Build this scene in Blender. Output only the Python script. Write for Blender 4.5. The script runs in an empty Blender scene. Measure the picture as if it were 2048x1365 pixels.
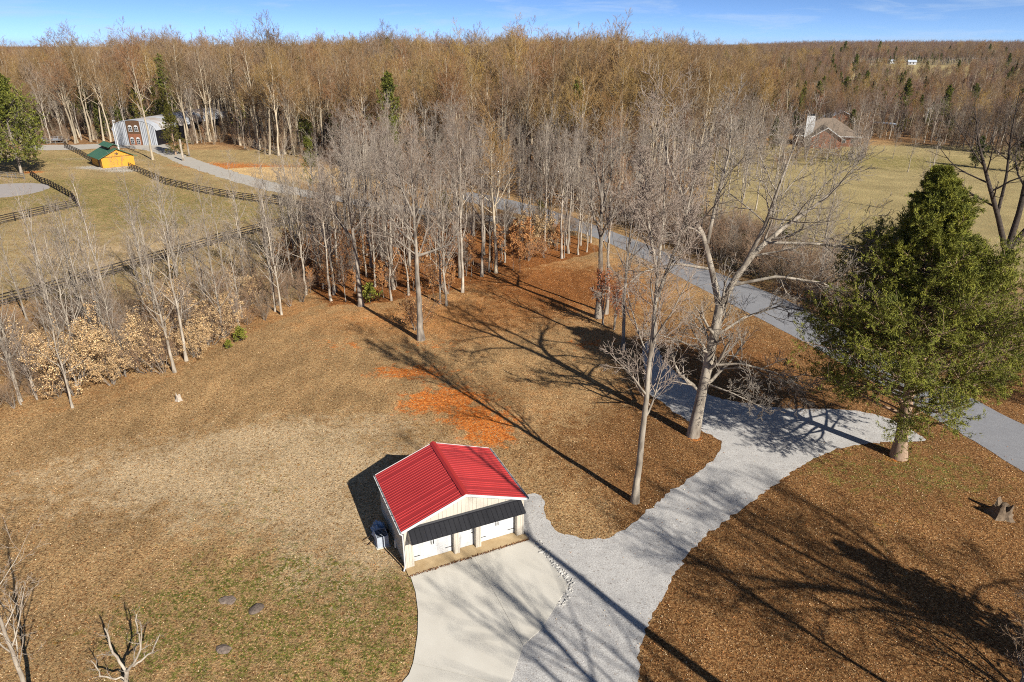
import bpy, math, numpy as np
from math import radians as R, sin, cos, tan, atan2, pi, sqrt
from mathutils import Vector, Matrix
from mathutils.geometry import tessellate_polygon

# ------------------------------------------------------------------ camera, sky, sun, exposure
sc = bpy.context.scene
CAMH, PITCH, FPX = 27.65, R(23.39), 1365.0
cd = bpy.data.cameras.new('camera'); cam = bpy.data.objects.new('camera', cd)
sc.collection.objects.link(cam); sc.camera = cam
cam.location = (0, 0, CAMH); cam.rotation_euler = (R(90) - PITCH, 0, 0)
cd.sensor_width = 36; cd.lens = 36 * FPX / 2048; cd.clip_start = .5; cd.clip_end = 20000

SUN_AZ, SUN_EL = R(141), R(33)          # azimuth from +Y towards +X
sdir = Vector((sin(SUN_AZ) * cos(SUN_EL), cos(SUN_AZ) * cos(SUN_EL), sin(SUN_EL)))
ld = bpy.data.lights.new('sun', 'SUN'); ld.energy = 5.0; ld.angle = R(.55); ld.color = (1, .95, .86)
lo = bpy.data.objects.new('sun', ld); sc.collection.objects.link(lo)
lo.rotation_euler = (-sdir).to_track_quat('-Z', 'Y').to_euler(); lo.location = (60, -70, 80)

w = bpy.data.worlds.new('World'); sc.world = w; w.use_nodes = True
nt = w.node_tree; nt.nodes.clear()
def wn(t): return nt.nodes.new(t)
sky = wn('ShaderNodeTexSky'); sky.sky_type = 'NISHITA'; sky.sun_disc = False
sky.sun_elevation = SUN_EL; sky.sun_rotation = SUN_AZ
sky.altitude = 8000; sky.air_density = .6; sky.dust_density = 0.0; sky.ozone_density = 2.0
hs = wn('ShaderNodeHueSaturation'); hs.inputs['Saturation'].default_value = 1.06; hs.inputs['Value'].default_value = 1.12
hs.inputs['Hue'].default_value = .5
tc = wn('ShaderNodeTexCoord'); mp = wn('ShaderNodeMapping'); mp.inputs['Scale'].default_value = (3.2, 2.2, 22)
mp.inputs['Rotation'].default_value = (0, R(9), 0)
no = wn('ShaderNodeTexNoise'); no.inputs['Scale'].default_value = 2.2; no.inputs['Detail'].default_value = 9; no.inputs['Roughness'].default_value = .62
no.inputs['Distortion'].default_value = .5
rp = wn('ShaderNodeValToRGB'); rp.color_ramp.elements[0].position = .5; rp.color_ramp.elements[1].position = .8
rp.color_ramp.elements[1].color = (.75, .75, .75, 1)
mx = wn('ShaderNodeMixRGB'); mx.inputs['Color2'].default_value = (4.4, 5.6, 7.2, 1)
bg = wn('ShaderNodeBackground'); bg.inputs['Strength'].default_value = .085; wo = wn('ShaderNodeOutputWorld')
L = nt.links.new
L(sky.outputs[0], hs.inputs['Color']); L(tc.outputs['Generated'], mp.inputs[0]); L(mp.outputs[0], no.inputs['Vector'])
L(no.outputs[0], rp.inputs[0]); L(rp.outputs[0], mx.inputs['Fac']); L(hs.outputs[0], mx.inputs['Color1'])
L(mx.outputs[0], bg.inputs['Color']); L(bg.outputs[0], wo.inputs['Surface'])

vs = sc.view_settings; vs.view_transform = 'Standard'; vs.look = 'None'; vs.exposure = .66; vs.gamma = 1; vs.use_curve_mapping = False
sc.cycles.use_denoising = False
sc.cycles.pixel_filter_type = 'BLACKMAN_HARRIS'; sc.cycles.filter_width = 1.05
sc.cycles.max_bounces = 4; sc.cycles.diffuse_bounces = 2; sc.cycles.glossy_bounces = 2; sc.cycles.transmission_bounces = 2
sc.cycles.caustics_reflective = False; sc.cycles.caustics_refractive = False

# ------------------------------------------------------------------ helpers
rng = np.random.default_rng(7)
COL = sc.collection
CP, SP = cos(PITCH), sin(PITCH)
def gp(x, y, z=0.0):                     # ground point seen at photograph pixel x, y
    u = (x - 1024) / FPX; v = (682.5 - y) / FPX
    r = (u, CP + v * SP, -SP + v * CP); t = (CAMH - z) / -r[2]
    return (r[0] * t, r[1] * t)
def px(X, Y, Z=0.0):
    X = np.asarray(X, float); Y = np.asarray(Y, float)
    d = Y * CP - (Z - CAMH) * SP; h = Y * SP + (Z - CAMH) * CP
    return 1024 + FPX * X / d, 682.5 - FPX * h / d
def sstep(a, b, x):
    t = np.clip((np.asarray(x, float) - a) / (b - a), 0, 1); return t * t * (3 - 2 * t)
def terrain(x, y):
    x = np.asarray(x, float); y = np.asarray(y, float)
    b = sstep(-420, -60, x) * (1 - sstep(40, 300, x)) * (.75 + .25 * np.sin(x / 31 + .5) * np.sin(x / 53 + y / 80))
    z = sstep(215, 480, y) * (-6.0 + 10.0 * b) * (1 - .9 * sstep(620, 1100, y))
    a = x / np.maximum(y, 1.0)
    z = z + sstep(.22, .42, a) * (13.5 * sstep(330, 690, y) - 4 * sstep(220, 330, y) * (1 - sstep(330, 500, y)))
    wv = sstep(700, 1400, y) * (4.0 * np.sin(x / 210 + 1.3 + y / 700) + 2.5 * np.sin(y / 260 + x / 900))
    z = z + wv + sstep(1500, 3000, y) * 9 * (1 - .5 * sstep(.22, .42, a)) + sstep(3000, 4500, y) * 8 * np.sin(x / 800 + .6)
    return z
def at_px(x, y, d0=60.0, d1=6000.0):     # where the view ray through a pixel meets the terrain
    u = (x - 1024) / FPX; v = (682.5 - y) / FPX; r = np.array((u, CP + v * SP, -SP + v * CP)); ds = np.geomspace(d0, d1, 3000)
    Q = r[None] * (ds / r[1])[:, None]; hit = np.nonzero(CAMH + Q[:, 2] <= terrain(Q[:, 0], Q[:, 1]))[0]; i = hit[0] if len(hit) else -1
    return Q[i, 0], Q[i, 1]
def inpoly(x, y, poly):
    x = np.asarray(x, float); y = np.asarray(y, float); c = np.zeros(x.shape, bool); n = len(poly)
    for i in range(n):
        x0, y0 = poly[i]; x1, y1 = poly[(i + 1) % n]
        if y0 == y1: continue
        c ^= ((y0 > y) != (y1 > y)) & (x < (x1 - x0) * (y - y0) / (y1 - y0) + x0)
    return c
def pdist(x, y, pts, closed=False):
    d = np.full(np.shape(x), 1e9)
    for i in range(len(pts) - (0 if closed else 1)):
        ax, ay = pts[i]; bx, by = pts[(i + 1) % len(pts)]; vx, vy = bx - ax, by - ay
        t = np.clip(((x - ax) * vx + (y - ay) * vy) / max(vx * vx + vy * vy, 1e-9), 0, 1)
        d = np.minimum(d, np.hypot(x - ax - t * vx, y - ay - t * vy))
    return d

def mesh_np(name, V, F, mats, attr=None, smooth=False, midx=None):
    V = np.asarray(V, np.float32); me = bpy.data.meshes.new(name)
    if isinstance(F, np.ndarray):
        k = F.shape[1]; nf = len(F)
        me.vertices.add(len(V)); me.vertices.foreach_set('co', V.ravel())
        me.loops.add(nf * k); me.loops.foreach_set('vertex_index', F.astype(np.int32).ravel())
        me.polygons.add(nf); me.polygons.foreach_set('loop_start', np.arange(0, nf * k, k, dtype=np.int32))
        me.polygons.foreach_set('loop_total', np.full(nf, k, np.int32))
        me.update(calc_edges=True)
    else:
        me.from_pydata([tuple(v) for v in V], [], F); me.update()
    for m in (mats if isinstance(mats, (list, tuple)) else [mats]): me.materials.append(m)
    if midx is not None: me.polygons.foreach_set('material_index', midx.astype(np.int32))
    if attr:
        for nm, a in attr.items():
            at = me.color_attributes.new(nm, 'FLOAT_COLOR', 'POINT')
            a4 = np.ones((len(V), 4), np.float32); a4[:, :a.shape[1]] = a; at.data.foreach_set('color', a4.ravel())
    if smooth: me.polygons.foreach_set('use_smooth', np.ones(len(me.polygons), bool))
    return me
def link(name, data, parent=None, loc=None, rot=None):
    o = bpy.data.objects.new(name, data); COL.objects.link(o)
    if parent: o.parent = parent
    if loc is not None: o.location = loc
    if rot is not None: o.rotation_euler = rot
    return o
def tag(o, label=None, cat=None, group=None, kind=None):
    if label: o['label'] = label
    if cat: o['category'] = cat
    if group: o['group'] = group
    if kind: o['kind'] = kind
    return o
def empty(name, loc, rz=0): return link(name, None, None, loc, (0, 0, rz))

class MB:
    def __init__(s): s.v = []; s.f = []
    def add(s, v, f):
        b = len(s.v); s.v += [tuple(p) for p in v]; s.f += [tuple(i + b for i in q) for q in f]; return s
    def box(s, x0, x1, y0, y1, z0, z1):
        return s.add([(x0, y0, z0), (x1, y0, z0), (x1, y1, z0), (x0, y1, z0), (x0, y0, z1), (x1, y0, z1), (x1, y1, z1), (x0, y1, z1)],
                     [(3, 2, 1, 0), (4, 5, 6, 7), (0, 1, 5, 4), (1, 2, 6, 5), (2, 3, 7, 6), (3, 0, 4, 7)])
    def hexa(s, b, t):                  # bottom quad, top quad
        return s.add(list(b) + list(t), [(3, 2, 1, 0), (4, 5, 6, 7), (0, 1, 5, 4), (1, 2, 6, 5), (2, 3, 7, 6), (3, 0, 4, 7)])
    def prism(s, poly, axis, a, b):     # poly of 2-tuples, extruded along axis
        n = len(poly)
        def P(p, t): return {'x': (t, p[0], p[1]), 'y': (p[0], t, p[1]), 'z': (p[0], p[1], t)}[axis]
        return s.add([P(p, a) for p in poly] + [P(p, b) for p in poly],
                     [tuple(range(n))[::-1], tuple(range(n, 2 * n))] + [(i, (i + 1) % n, n + (i + 1) % n, n + i) for i in range(n)])
    def tube(s, pts, r, m=8, cap=True):
        V, F = tubes(np.array([pts], float), np.array([r if hasattr(r, '__len__') else [r] * len(pts)], float), m)
        n = len(pts); f = [tuple(q) for q in F]
        if cap: f += [tuple(range(m))[::-1], tuple(range((n - 1) * m, n * m))]
        return s.add(V, f)
    def beam(s, a, b, w, h):
        a = Vector(a); b = Vector(b); d = (b - a).normalized(); sx = d.cross(Vector((0, 0, 1)))
        sx = (sx.normalized() if sx.length > 1e-4 else Vector((1, 0, 0))) * w / 2; up = sx.cross(d).normalized() * h / 2
        q = lambda p: [p - sx - up, p + sx - up, p + sx + up, p - sx + up]
        return s.hexa(q(a), q(b))
    def build(s, name, m, parent=None, loc=None, rot=None, smooth=False):
        o = link(name, mesh_np(name, s.v, s.f, m, smooth=smooth), parent, loc, rot)
        return o

def nrm(a): return a / np.maximum(np.linalg.norm(a, axis=-1, keepdims=True), 1e-9)
def tubes(P, Rr, m):
    B, n, _ = P.shape
    T = nrm(np.gradient(P, axis=1)); d = nrm(P[:, -1] - P[:, 0])
    ref = np.where(np.abs(d[:, 2:3]) < .8, np.array([[0, 0, 1.]]), np.array([[1., 0, 0]]))[:, None, :]
    u = nrm(np.cross(T, np.broadcast_to(ref, T.shape))); v = np.cross(T, u)
    a = np.arange(m) * 2 * pi / m
    V = P[:, :, None, :] + Rr[:, :, None, None] * (np.cos(a)[None, None, :, None] * u[:, :, None, :] + np.sin(a)[None, None, :, None] * v[:, :, None, :])
    base = (np.arange(B) * n * m)[:, None, None] + (np.arange(n - 1) * m)[None, :, None]
    i = np.arange(m)[None, None, :]; j = (np.arange(m) + 1)[None, None, :] % m
    F = np.stack([base + i, base + j, base + m + j, base + m + i], -1).reshape(-1, 4)
    return V.reshape(-1, 3), F
def cat(parts):
    V = []; F = []; b = 0
    for v, f in parts: V.append(v); F.append(f + b); b += len(v)
    return np.concatenate(V), np.concatenate(F)

# ------------------------------------------------------------------ materials
def M(name, c1, c2=None, scale=5, rough=.8, bump=0, bscale=30, spec=.3, rand=0, metal=0, detail=4, coord='Object', contrast=.25, stretch=None, rcol=None):
    m = bpy.data.materials.new(name); m.use_nodes = True; t = m.node_tree; N = t.nodes; b = N['Principled BSDF']; K = t.links.new
    b.inputs['Roughness'].default_value = rough; b.inputs['Specular IOR Level'].default_value = spec; b.inputs['Metallic'].default_value = metal
    tcn = N.new('ShaderNodeTexCoord'); vec = tcn.outputs[coord]
    if stretch:
        mpn = N.new('ShaderNodeMapping'); mpn.inputs['Scale'].default_value = stretch; K(vec, mpn.inputs[0]); vec = mpn.outputs[0]
    c2 = c2 or tuple(x * .7 for x in c1)
    nz = N.new('ShaderNodeTexNoise'); nz.inputs['Scale'].default_value = scale; nz.inputs['Detail'].default_value = detail; K(vec, nz.inputs['Vector'])
    rm = N.new('ShaderNodeMapRange'); rm.inputs[1].default_value = .5 - contrast; rm.inputs[2].default_value = .5 + contrast; K(nz.outputs[0], rm.inputs[0])
    mixn = N.new('ShaderNodeMixRGB'); mixn.inputs[1].default_value = (*c1, 1); mixn.inputs[2].default_value = (*c2, 1); K(rm.outputs[0], mixn.inputs[0])
    out = mixn.outputs[0]
    if rcol or rand:
        oi = N.new('ShaderNodeObjectInfo')
    if rcol:
        m2 = N.new('ShaderNodeMixRGB'); m2.inputs[2].default_value = (*rcol, 1); K(oi.outputs['Random'], m2.inputs[0]); K(out, m2.inputs[1]); out = m2.outputs[0]
    if rand:
        r2 = N.new('ShaderNodeMath'); r2.operation = 'MULTIPLY'; r2.inputs[1].default_value = 7.31; K(oi.outputs['Random'], r2.inputs[0])
        r3 = N.new('ShaderNodeMath'); r3.operation = 'FRACT'; K(r2.outputs[0], r3.inputs[0])
        mr = N.new('ShaderNodeMapRange'); mr.inputs[3].default_value = 1 - rand; mr.inputs[4].default_value = 1 + rand; K(r3.outputs[0], mr.inputs[0])
        h2 = N.new('ShaderNodeHueSaturation'); K(mr.outputs[0], h2.inputs['Value']); K(out, h2.inputs['Color']); out = h2.outputs[0]
    K(out, b.inputs['Base Color'])
    if bump:
        n2 = N.new('ShaderNodeTexNoise'); n2.inputs['Scale'].default_value = bscale; n2.inputs['Detail'].default_value = 3; K(vec, n2.inputs['Vector'])
        bp = N.new('ShaderNodeBump'); bp.inputs['Strength'].default_value = bump; bp.inputs['Distance'].default_value = .02; K(n2.outputs[0], bp.inputs['Height']); K(bp.outputs[0], b.inputs['Normal'])
    return m
def M_attr(name, rough=.85, backlight=0.0):
    m = bpy.data.materials.new(name); m.use_nodes = True; t = m.node_tree; b = t.nodes['Principled BSDF']; b.inputs['Roughness'].default_value = rough
    b.inputs['Specular IOR Level'].default_value = .2
    a = t.nodes.new('ShaderNodeAttribute'); a.attribute_name = 'Col'; t.links.new(a.outputs['Color'], b.inputs['Base Color'])
    return m

bark_pale = M('bark_pale', (.46, .40, .32), (.17, .14, .11), 2.2, .9, .8, 14, .1, rand=.18, stretch=(1, 1, .35), contrast=.16, detail=8)
bark_grey = M('bark_grey', (.36, .31, .25), (.11, .09, .075), 2.2, .9, .8, 14, .1, rand=.2, stretch=(1, 1, .35), contrast=.15, detail=8)
bark_dark = M('bark_dark', (.10, .08, .065), (.04, .033, .028), 4, .9, .5, 18, .1, rand=.15)
bark_cedar = M('bark_cedar', (.42, .30, .21), (.22, .15, .10), 6, .9, .6, 25, .1, stretch=(3, 3, .3))
twig_grey = M('twig_grey', (.38, .325, .265), (.22, .185, .15), 1, .9, 0, rand=.2, rcol=(.29, .225, .18))
twig_brown = M('twig_brown', (.33, .24, .155), (.23, .16, .10), 1, .9, 0, rand=.15, rcol=(.30, .18, .11))
twig_gold = M('twig_gold', (.34, .225, .09), (.23, .15, .065), .15, .9, 0, rand=.28, rcol=(.22, .125, .06))
twig_far = M('twig_far', (.28, .17, .075), (.20, .12, .06), .15, .9, 0, rand=.3, rcol=(.19, .10, .07))
bark_wood = M('bark_wood', (.47, .40, .29), (.24, .19, .135), 2, .9, .5, 18, .1, rand=.3, stretch=(1, 1, .3))
twig_red = M('twig_red', (.42, .17, .085), (.33, .13, .08), .5, .9, 0, rand=.1)
twig_dark = M('twig_dark', (.11, .085, .07), (.07, .055, .045), 1, .9, 0)
fol_cedar = M('foliage_cedar', (.24, .235, .034), (.10, .115, .024), 1.3, .75, 0, spec=.15, detail=6, contrast=.16)
fol_pine = M('foliage_pine', (.19, .19, .03), (.08, .095, .02), 1.0, .75, 0, spec=.15, rand=.12, contrast=.18)
fol_dark = M('foliage_evergreen', (.09, .115, .018), (.035, .052, .014), 1.0, .75, 0, spec=.15, rand=.25, rcol=(.13, .115, .02), contrast=.18)
def wood_patch(m, cols):
    t_ = m.node_tree; b_ = t_.nodes['Principled BSDF']; src = b_.inputs['Base Color'].links[0].from_socket; oi = t_.nodes.new('ShaderNodeObjectInfo')
    for sc_, c_, lo_, hi_ in cols:
        nz = t_.nodes.new('ShaderNodeTexNoise'); nz.inputs['Scale'].default_value = sc_; nz.inputs['Detail'].default_value = 3; t_.links.new(oi.outputs['Location'], nz.inputs['Vector'])
        mr = t_.nodes.new('ShaderNodeMapRange'); mr.inputs[1].default_value = lo_; mr.inputs[2].default_value = hi_; mr.inputs[4].default_value = .95; t_.links.new(nz.outputs[0], mr.inputs[0])
        mx_ = t_.nodes.new('ShaderNodeMixRGB'); mx_.inputs[2].default_value = (*c_, 1); t_.links.new(mr.outputs[0], mx_.inputs[0]); t_.links.new(src, mx_.inputs[1]); src = mx_.outputs[0]
    t_.links.new(src, b_.inputs['Base Color'])
wood_patch(twig_gold, [(.02, (.40, .255, .075), .5, .6), (.027, (.27, .19, .13), .52, .6), (.045, (.27, .135, .06), .55, .63)])
wood_patch(twig_far, [(.012, (.27, .165, .06), .5, .58), (.02, (.20, .13, .10), .53, .6), (.03, (.26, .12, .06), .56, .64)])
leafcol = M_attr('dry_leaf')
white_metal = M('white_paint', (.60, .60, .595), (.51, .51, .505), 2, .45, 0, spec=.4)
beige_metal = M('beige_steel', (.55, .50, .42), (.49, .44, .365), 1.2, .5, 0, spec=.4)
red_metal = M('red_steel', (.39, .034, .032), (.33, .028, .027), .5, .3, 0, spec=.45, rand=.06)
red_cap = M('red_cap', (.42, .03, .026), (.36, .026, .022), .8, .42, 0, spec=.45)
black_metal = M('black_steel', (.007, .007, .010), (.013, .013, .016), 1.5, .5, 0, spec=.3, rand=.1)
black_iron = M('black_iron', (.012, .012, .013), (.02, .02, .02), 5, .5)
glass_dark = M('dark_glass', (.02, .025, .03), (.03, .035, .04), 2, .1, 0, spec=.6)
concrete = M('concrete', (.58, .545, .475), (.49, .455, .39), .5, .85, 0, 60, .25, detail=9, rand=.04)
apron_mat = M('stained_concrete', (.48, .36, .21), (.36, .25, .13), 1.6, .85, .15, 40, .2, detail=8)
joint_mat = M('joint', (.17, .14, .11), (.11, .09, .07), 8, .9)
fence_mat = M('dark_fence_board', (.060, .048, .040), (.028, .023, .020), 3, .85, .2, 20, .15, rand=.35)
oldfence_mat = M('weathered_board', (.22, .20, .17), (.12, .105, .09), 3, .9, .2, 20, .1, rand=.25)
yellow_wood = M('yellow_wood', (.64, .315, .035), (.54, .25, .025), 2, .6, .1, 30, .3, stretch=(6, 6, .6), rand=.06)
brown_wood = M('brown_wood', (.13, .07, .035), (.08, .045, .025), 3, .7)
green_roof = M('green_roof', (.055, .155, .095), (.045, .125, .075), 2, .5, 0, spec=.4, rand=.06)
grey_metal = M('galvanised', (.48, .50, .53), (.34, .36, .40), 1.5, .5, 0, spec=.5, rand=.14, stretch=(1, 1, .3))
rust_metal = M('rusty_galvanised', (.48, .49, .51), (.34, .26, .19), .35, .55, 0, spec=.4, rand=.1)
brick_mat = M('brick', (.27, .115, .065), (.19, .08, .045), 5, .85, .2, 30, .1, rand=.1)
shingle = M('shingle', (.23, .18, .135), (.17, .13, .10), 3, .9, .3, 25, .1, rand=.12)
pale_metal_roof = M('pale_metal_roof', (.50, .55, .62), (.42, .46, .52), 1, .45, 0, spec=.5)
stone_mat = M('field_stone', (.22, .17, .135), (.08, .06, .048), 9, .9, .5, 20, .2, rand=.25)
pale_stone = M('pale_stone', (.55, .53, .49), (.36, .34, .31), 4, .9, .3, 20, .2)
stump_mat = M('stump_wood', (.23, .17, .115), (.09, .065, .045), 6, .9, .6, 14, .1)
stump_pale = M('stump_pale', (.52, .45, .37), (.30, .25, .2), 6, .9, .4, 14, .1)
tarp_blue = M('blue_tarp', (.16, .27, .42), (.34, .42, .52), 6, .6)
tarp_grey = M('grey_plastic', (.42, .46, .52), (.32, .36, .42), 4, .6)

# ------------------------------------------------------------------ ground
GRAVEL = [(1286, 690), (1306, 684), (1330, 722), (1375, 765), (1440, 797), (1560, 816), (1690, 820), (1775, 838), (1850, 880), (1780, 884), (1716, 890), (1650, 907),
          (1600, 935), (1560, 962), (1480, 1022), (1400, 1082), (1350, 1150), (1312, 1220), (1285, 1280), (1276, 1365), (1270, 1500), (880, 1500), (985, 1365),
          (1045, 1262), (1095, 1178), (1075, 1130), (1040, 1090), (1030, 1068), (1044, 1000), (1056, 988), (1082, 992), (1092, 1030), (1112, 1060), (1150, 1075), (1205, 1078),
          (1250, 1060), (1300, 1018), (1340, 985), (1405, 938), (1438, 905), (1440, 882), (1405, 862), (1370, 838), (1325, 806), (1296, 782), (1288, 735)]
GRAVEL = [gp(*p) for p in GRAVEL]
ROAD_NEAR = [gp(2330, 1110), gp(2048, 945), gp(1950, 884), gp(1830, 815), gp(1640, 702), gp(1480, 618), gp(1310, 530), gp(1240, 497), gp(1185, 474), gp(1100, 446), gp(1020, 424), gp(930, 402)]
ROAD_FAR = [gp(2400, 1000), gp(2048, 850), gp(1950, 800), gp(1830, 738), gp(1690, 664), gp(1560, 595), gp(1400, 533), gp(1300, 492), gp(1220, 462), gp(1130, 430), gp(1040, 405), gp(940, 385)]
ROAD = ROAD_NEAR + ROAD_FAR[::-1]
LANE_A = [(60, 300), (150, 300), (235, 296), (300, 303), (360, 328), (430, 352), (520, 378), (600, 392), (700, 408), (800, 424), (900, 436), (1000, 446), (1140, 462)]
LANE_B = [(60, 291), (150, 290), (235, 287), (330, 289), (345, 300), (400, 322), (460, 341), (520, 358), (600, 378), (700, 396), (800, 411), (900, 424), (1010, 434), (1150, 448)]
LANE = [gp(*p) for p in LANE_A] + [gp(*p) for p in LANE_B[::-1]]
EDGE = np.array([(-600, 330), (-200, 312), (0, 300), (225, 287), (440, 290), (560, 316), (690, 322), (745, 368), (950, 374), (1060, 396), (1180, 425), (1290, 415), (1400, 345), (1480, 305), (1600, 287), (1750, 280), (1850, 288), (2048, 325), (2500, 350)], float)
THICKET = [(-250, 690), (0, 625), (200, 575), (480, 492), (560, 500), (640, 560), (660, 600), (560, 640), (450, 690), (330, 765), (200, 815), (0, 845), (-250, 920)]
CENTRE = [(560, 500), (640, 470), (740, 432), (900, 445), (1150, 472), (1215, 500), (1130, 520), (1010, 545), (905, 580), (760, 606), (660, 612), (600, 560)]
THICKET_G = [gp(*p) for p in THICKET]; CENTRE_G = [gp(*p) for p in CENTRE]
SLAB_G = [gp(*p) for p in [(820, 1150), (1062, 1079), (1138, 1172), (1080, 1262), (1022, 1365), (900, 1540), (700, 1540), (815, 1365), (832, 1290), (837, 1230), (832, 1190)]]

MEADOW = None
gx = np.unique(np.concatenate([np.arange(-70, 55, .7), np.arange(-160, -70, 1.6), np.arange(55, 170, 1.6), np.arange(-420, -160, 9), np.arange(170, 420, 9),
                               np.array([-6000, -4500, -3200, -2200, -1500, -1000, -700, -540]), np.array([540, 700, 1000, 1500, 2200, 3200, 4500, 6000])]))
gy = np.unique(np.concatenate([np.arange(-400, -20, 40), np.arange(-20, 12, 4), np.arange(12, 115, .7), np.arange(115, 250, 1.3), np.arange(250, 700, 9), np.arange(700, 2000, 40), np.arange(2000, 6500, 150), np.array([7000, 8000, 9000])]))
X, Y = np.meshgrid(gx, gy); nx, ny = len(gx), len(gy); X = X.ravel(); Y = Y.ravel()
Z = terrain(X, Y)
def blob(cx, cy, r, s=1.0, ax=1.0):     # soft patch at the ground seen at a photograph pixel
    q = gp(cx, cy); return s * np.exp(-(((X - q[0]) / (r * ax)) ** 2 + ((Y - q[1]) / r) ** 2))
PX, PY = px(X, np.maximum(Y, 5))
vis = Y > 8
straw = np.clip(blob(640, 960, 6, .85, 1.3) + blob(720, 1060, 4.0, .95) + blob(690, 1120, 3.5, .5) + blob(560, 890, 6, .45, 1.9) + blob(150, 960, 6, .3, 1.5) + blob(760, 870, 4, .35, 2) + blob(430, 960, 6, .5) + blob(650, 1130, 3.5, .6) + blob(300, 960, 6, .35, 1.5) + blob(730, 1240, 2.5, .4)
                + blob(60, 420, 16, .3) + blob(300, 470, 16, .45, 1.7) + blob(180, 520, 12, .4, 1.5), 0, 1)
green = np.clip(blob(560, 1280, 4.5, .85, 1.4) + blob(470, 1210, 3, .8, 1.5) + blob(760, 1290, 3.5, .8) + blob(600, 1140, 3, .55) + blob(300, 1260, 4, .6, 1.4) + blob(500, 1000, 5, .35) + blob(640, 850, 6, .3, 1.6) + blob(770, 1180, 2.5, .7)
                + blob(1800, 950, 4, .75, 1.5) + blob(1900, 930, 4, .5) + blob(1650, 930, 2.5, .5) + blob(1800, 1090, 4, .25) + blob(930, 590, 3, .45) + blob(880, 640, 3.5, .45) + blob(1240, 610, 3, .4) + blob(430, 1100, 4, .3)
                + blob(260, 400, 14, 1.0, 2) + blob(120, 370, 12, 1.1, 2) + blob(140, 320, 14, .9, 2) + blob(330, 440, 10, .6, 2) + blob(30, 400, 10, .7) + blob(400, 420, 10, .55, 1.6) + blob(150, 480, 9, .45, 2.2) + blob(540, 425, 5, .6, 2) + blob(300, 560, 6, .4, 2)
                + blob(1720, 320, 16, .75, 2) + blob(1850, 330, 16, .6, 1.6), 0, 1)
clay = np.clip(blob(900, 795, 2.2, 1.0, 1.5) + blob(960, 840, 2.0, .95, 1.5) + blob(820, 745, 1.6, .85, 2.6) + blob(985, 875, 1.7, .85, 1.2) + blob(680, 690, 2.0, .4, 2) + blob(1180, 690, 2.2, .5, 1.4) + blob(880, 690, 2.2, .4, 1.5) + blob(1790, 915, 1.0, .45, 1.3) + blob(740, 640, 2, .3, 2)
               + blob(1390, 872, 1.0, .5) + blob(830, 815, 1.6, .6) + blob(1060, 1000, 1.1, .3) + blob(430, 330, 6, .6, 2.2) + blob(530, 338, 6, .7, 2.0) + blob(62, 345, 2.0, .9, 1.6) + blob(480, 345, 4, .5, 2), 0, 1)
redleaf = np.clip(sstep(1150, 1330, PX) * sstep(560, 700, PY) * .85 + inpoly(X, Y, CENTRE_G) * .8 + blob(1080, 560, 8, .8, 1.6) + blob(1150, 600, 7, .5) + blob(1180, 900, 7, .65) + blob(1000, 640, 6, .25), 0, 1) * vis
ed = np.interp(PX, EDGE[:, 0], EDGE[:, 1])
floor = np.clip(sstep(-6, 5, ed - np.where(Y > 230, 0, PY)) * (Y > 60) + inpoly(X, Y, THICKET_G) * .35 + sstep(-1, 3, pdist(X, Y, [gp(1290, 440), gp(1450, 500), gp(1600, 570), gp(1720, 640)]) * -1 + 5.0) * .8, 0, 1)
mp_, mq_ = px(X, np.maximum(Y, 5), Z); field = np.clip(inpoly(mp_, mq_, [(1690, 162), (1700, 138), (1790, 110), (1990, 106), (2060, 140), (2060, 150), (1900, 156), (1800, 162)]) * (Y > 300) + sstep(1350, 1480, PX) * sstep(282, 300, PY) * (1 - sstep(520, 600, PY)) * sstep(0, 1, (PX - 1350) * .5 - (PY - 480)) + (PX < 600) * (PY < 600) * (PY > 300) * .55, 0, 1) * (Y > 40)
sand = np.clip(blob(590, 345, 7, 1.3, 2.6) + blob(670, 355, 7, 1.2, 2.0) + blob(720, 372, 4, .7, 2) + blob(510, 340, 4, .6, 2) + blob(1330, 1090, 1, 0), 0, 1)
padm = np.clip(blob(205, 335, 3.5, .9, 2.2) + blob(150, 318, 4, .4, 2) + blob(245, 342, 3, .7, 2) + blob(262, 322, 5, .4) + blob(300, 310, 4, .35), 0, 1)
rust = np.clip(inpoly(X, Y, CENTRE_G) * .7 + blob(1080, 555, 9, .9, 1.8) + blob(1180, 600, 7, .5, 1.4) + blob(960, 640, 7, .5, 1.4) + blob(760, 640, 6, .5, 2.2) + inpoly(X, Y, THICKET_G) * .3 + blob(1450, 720, 6, .45, 1.6) + blob(1000, 800, 7, .35, 1.4), 0, 1)
V = np.stack([X, Y, Z], 1)
ii = (np.arange(ny - 1)[:, None] * nx + np.arange(nx - 1)[None, :]).ravel()
F = np.stack([ii, ii + 1, ii + nx + 1, ii + nx], 1)

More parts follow.
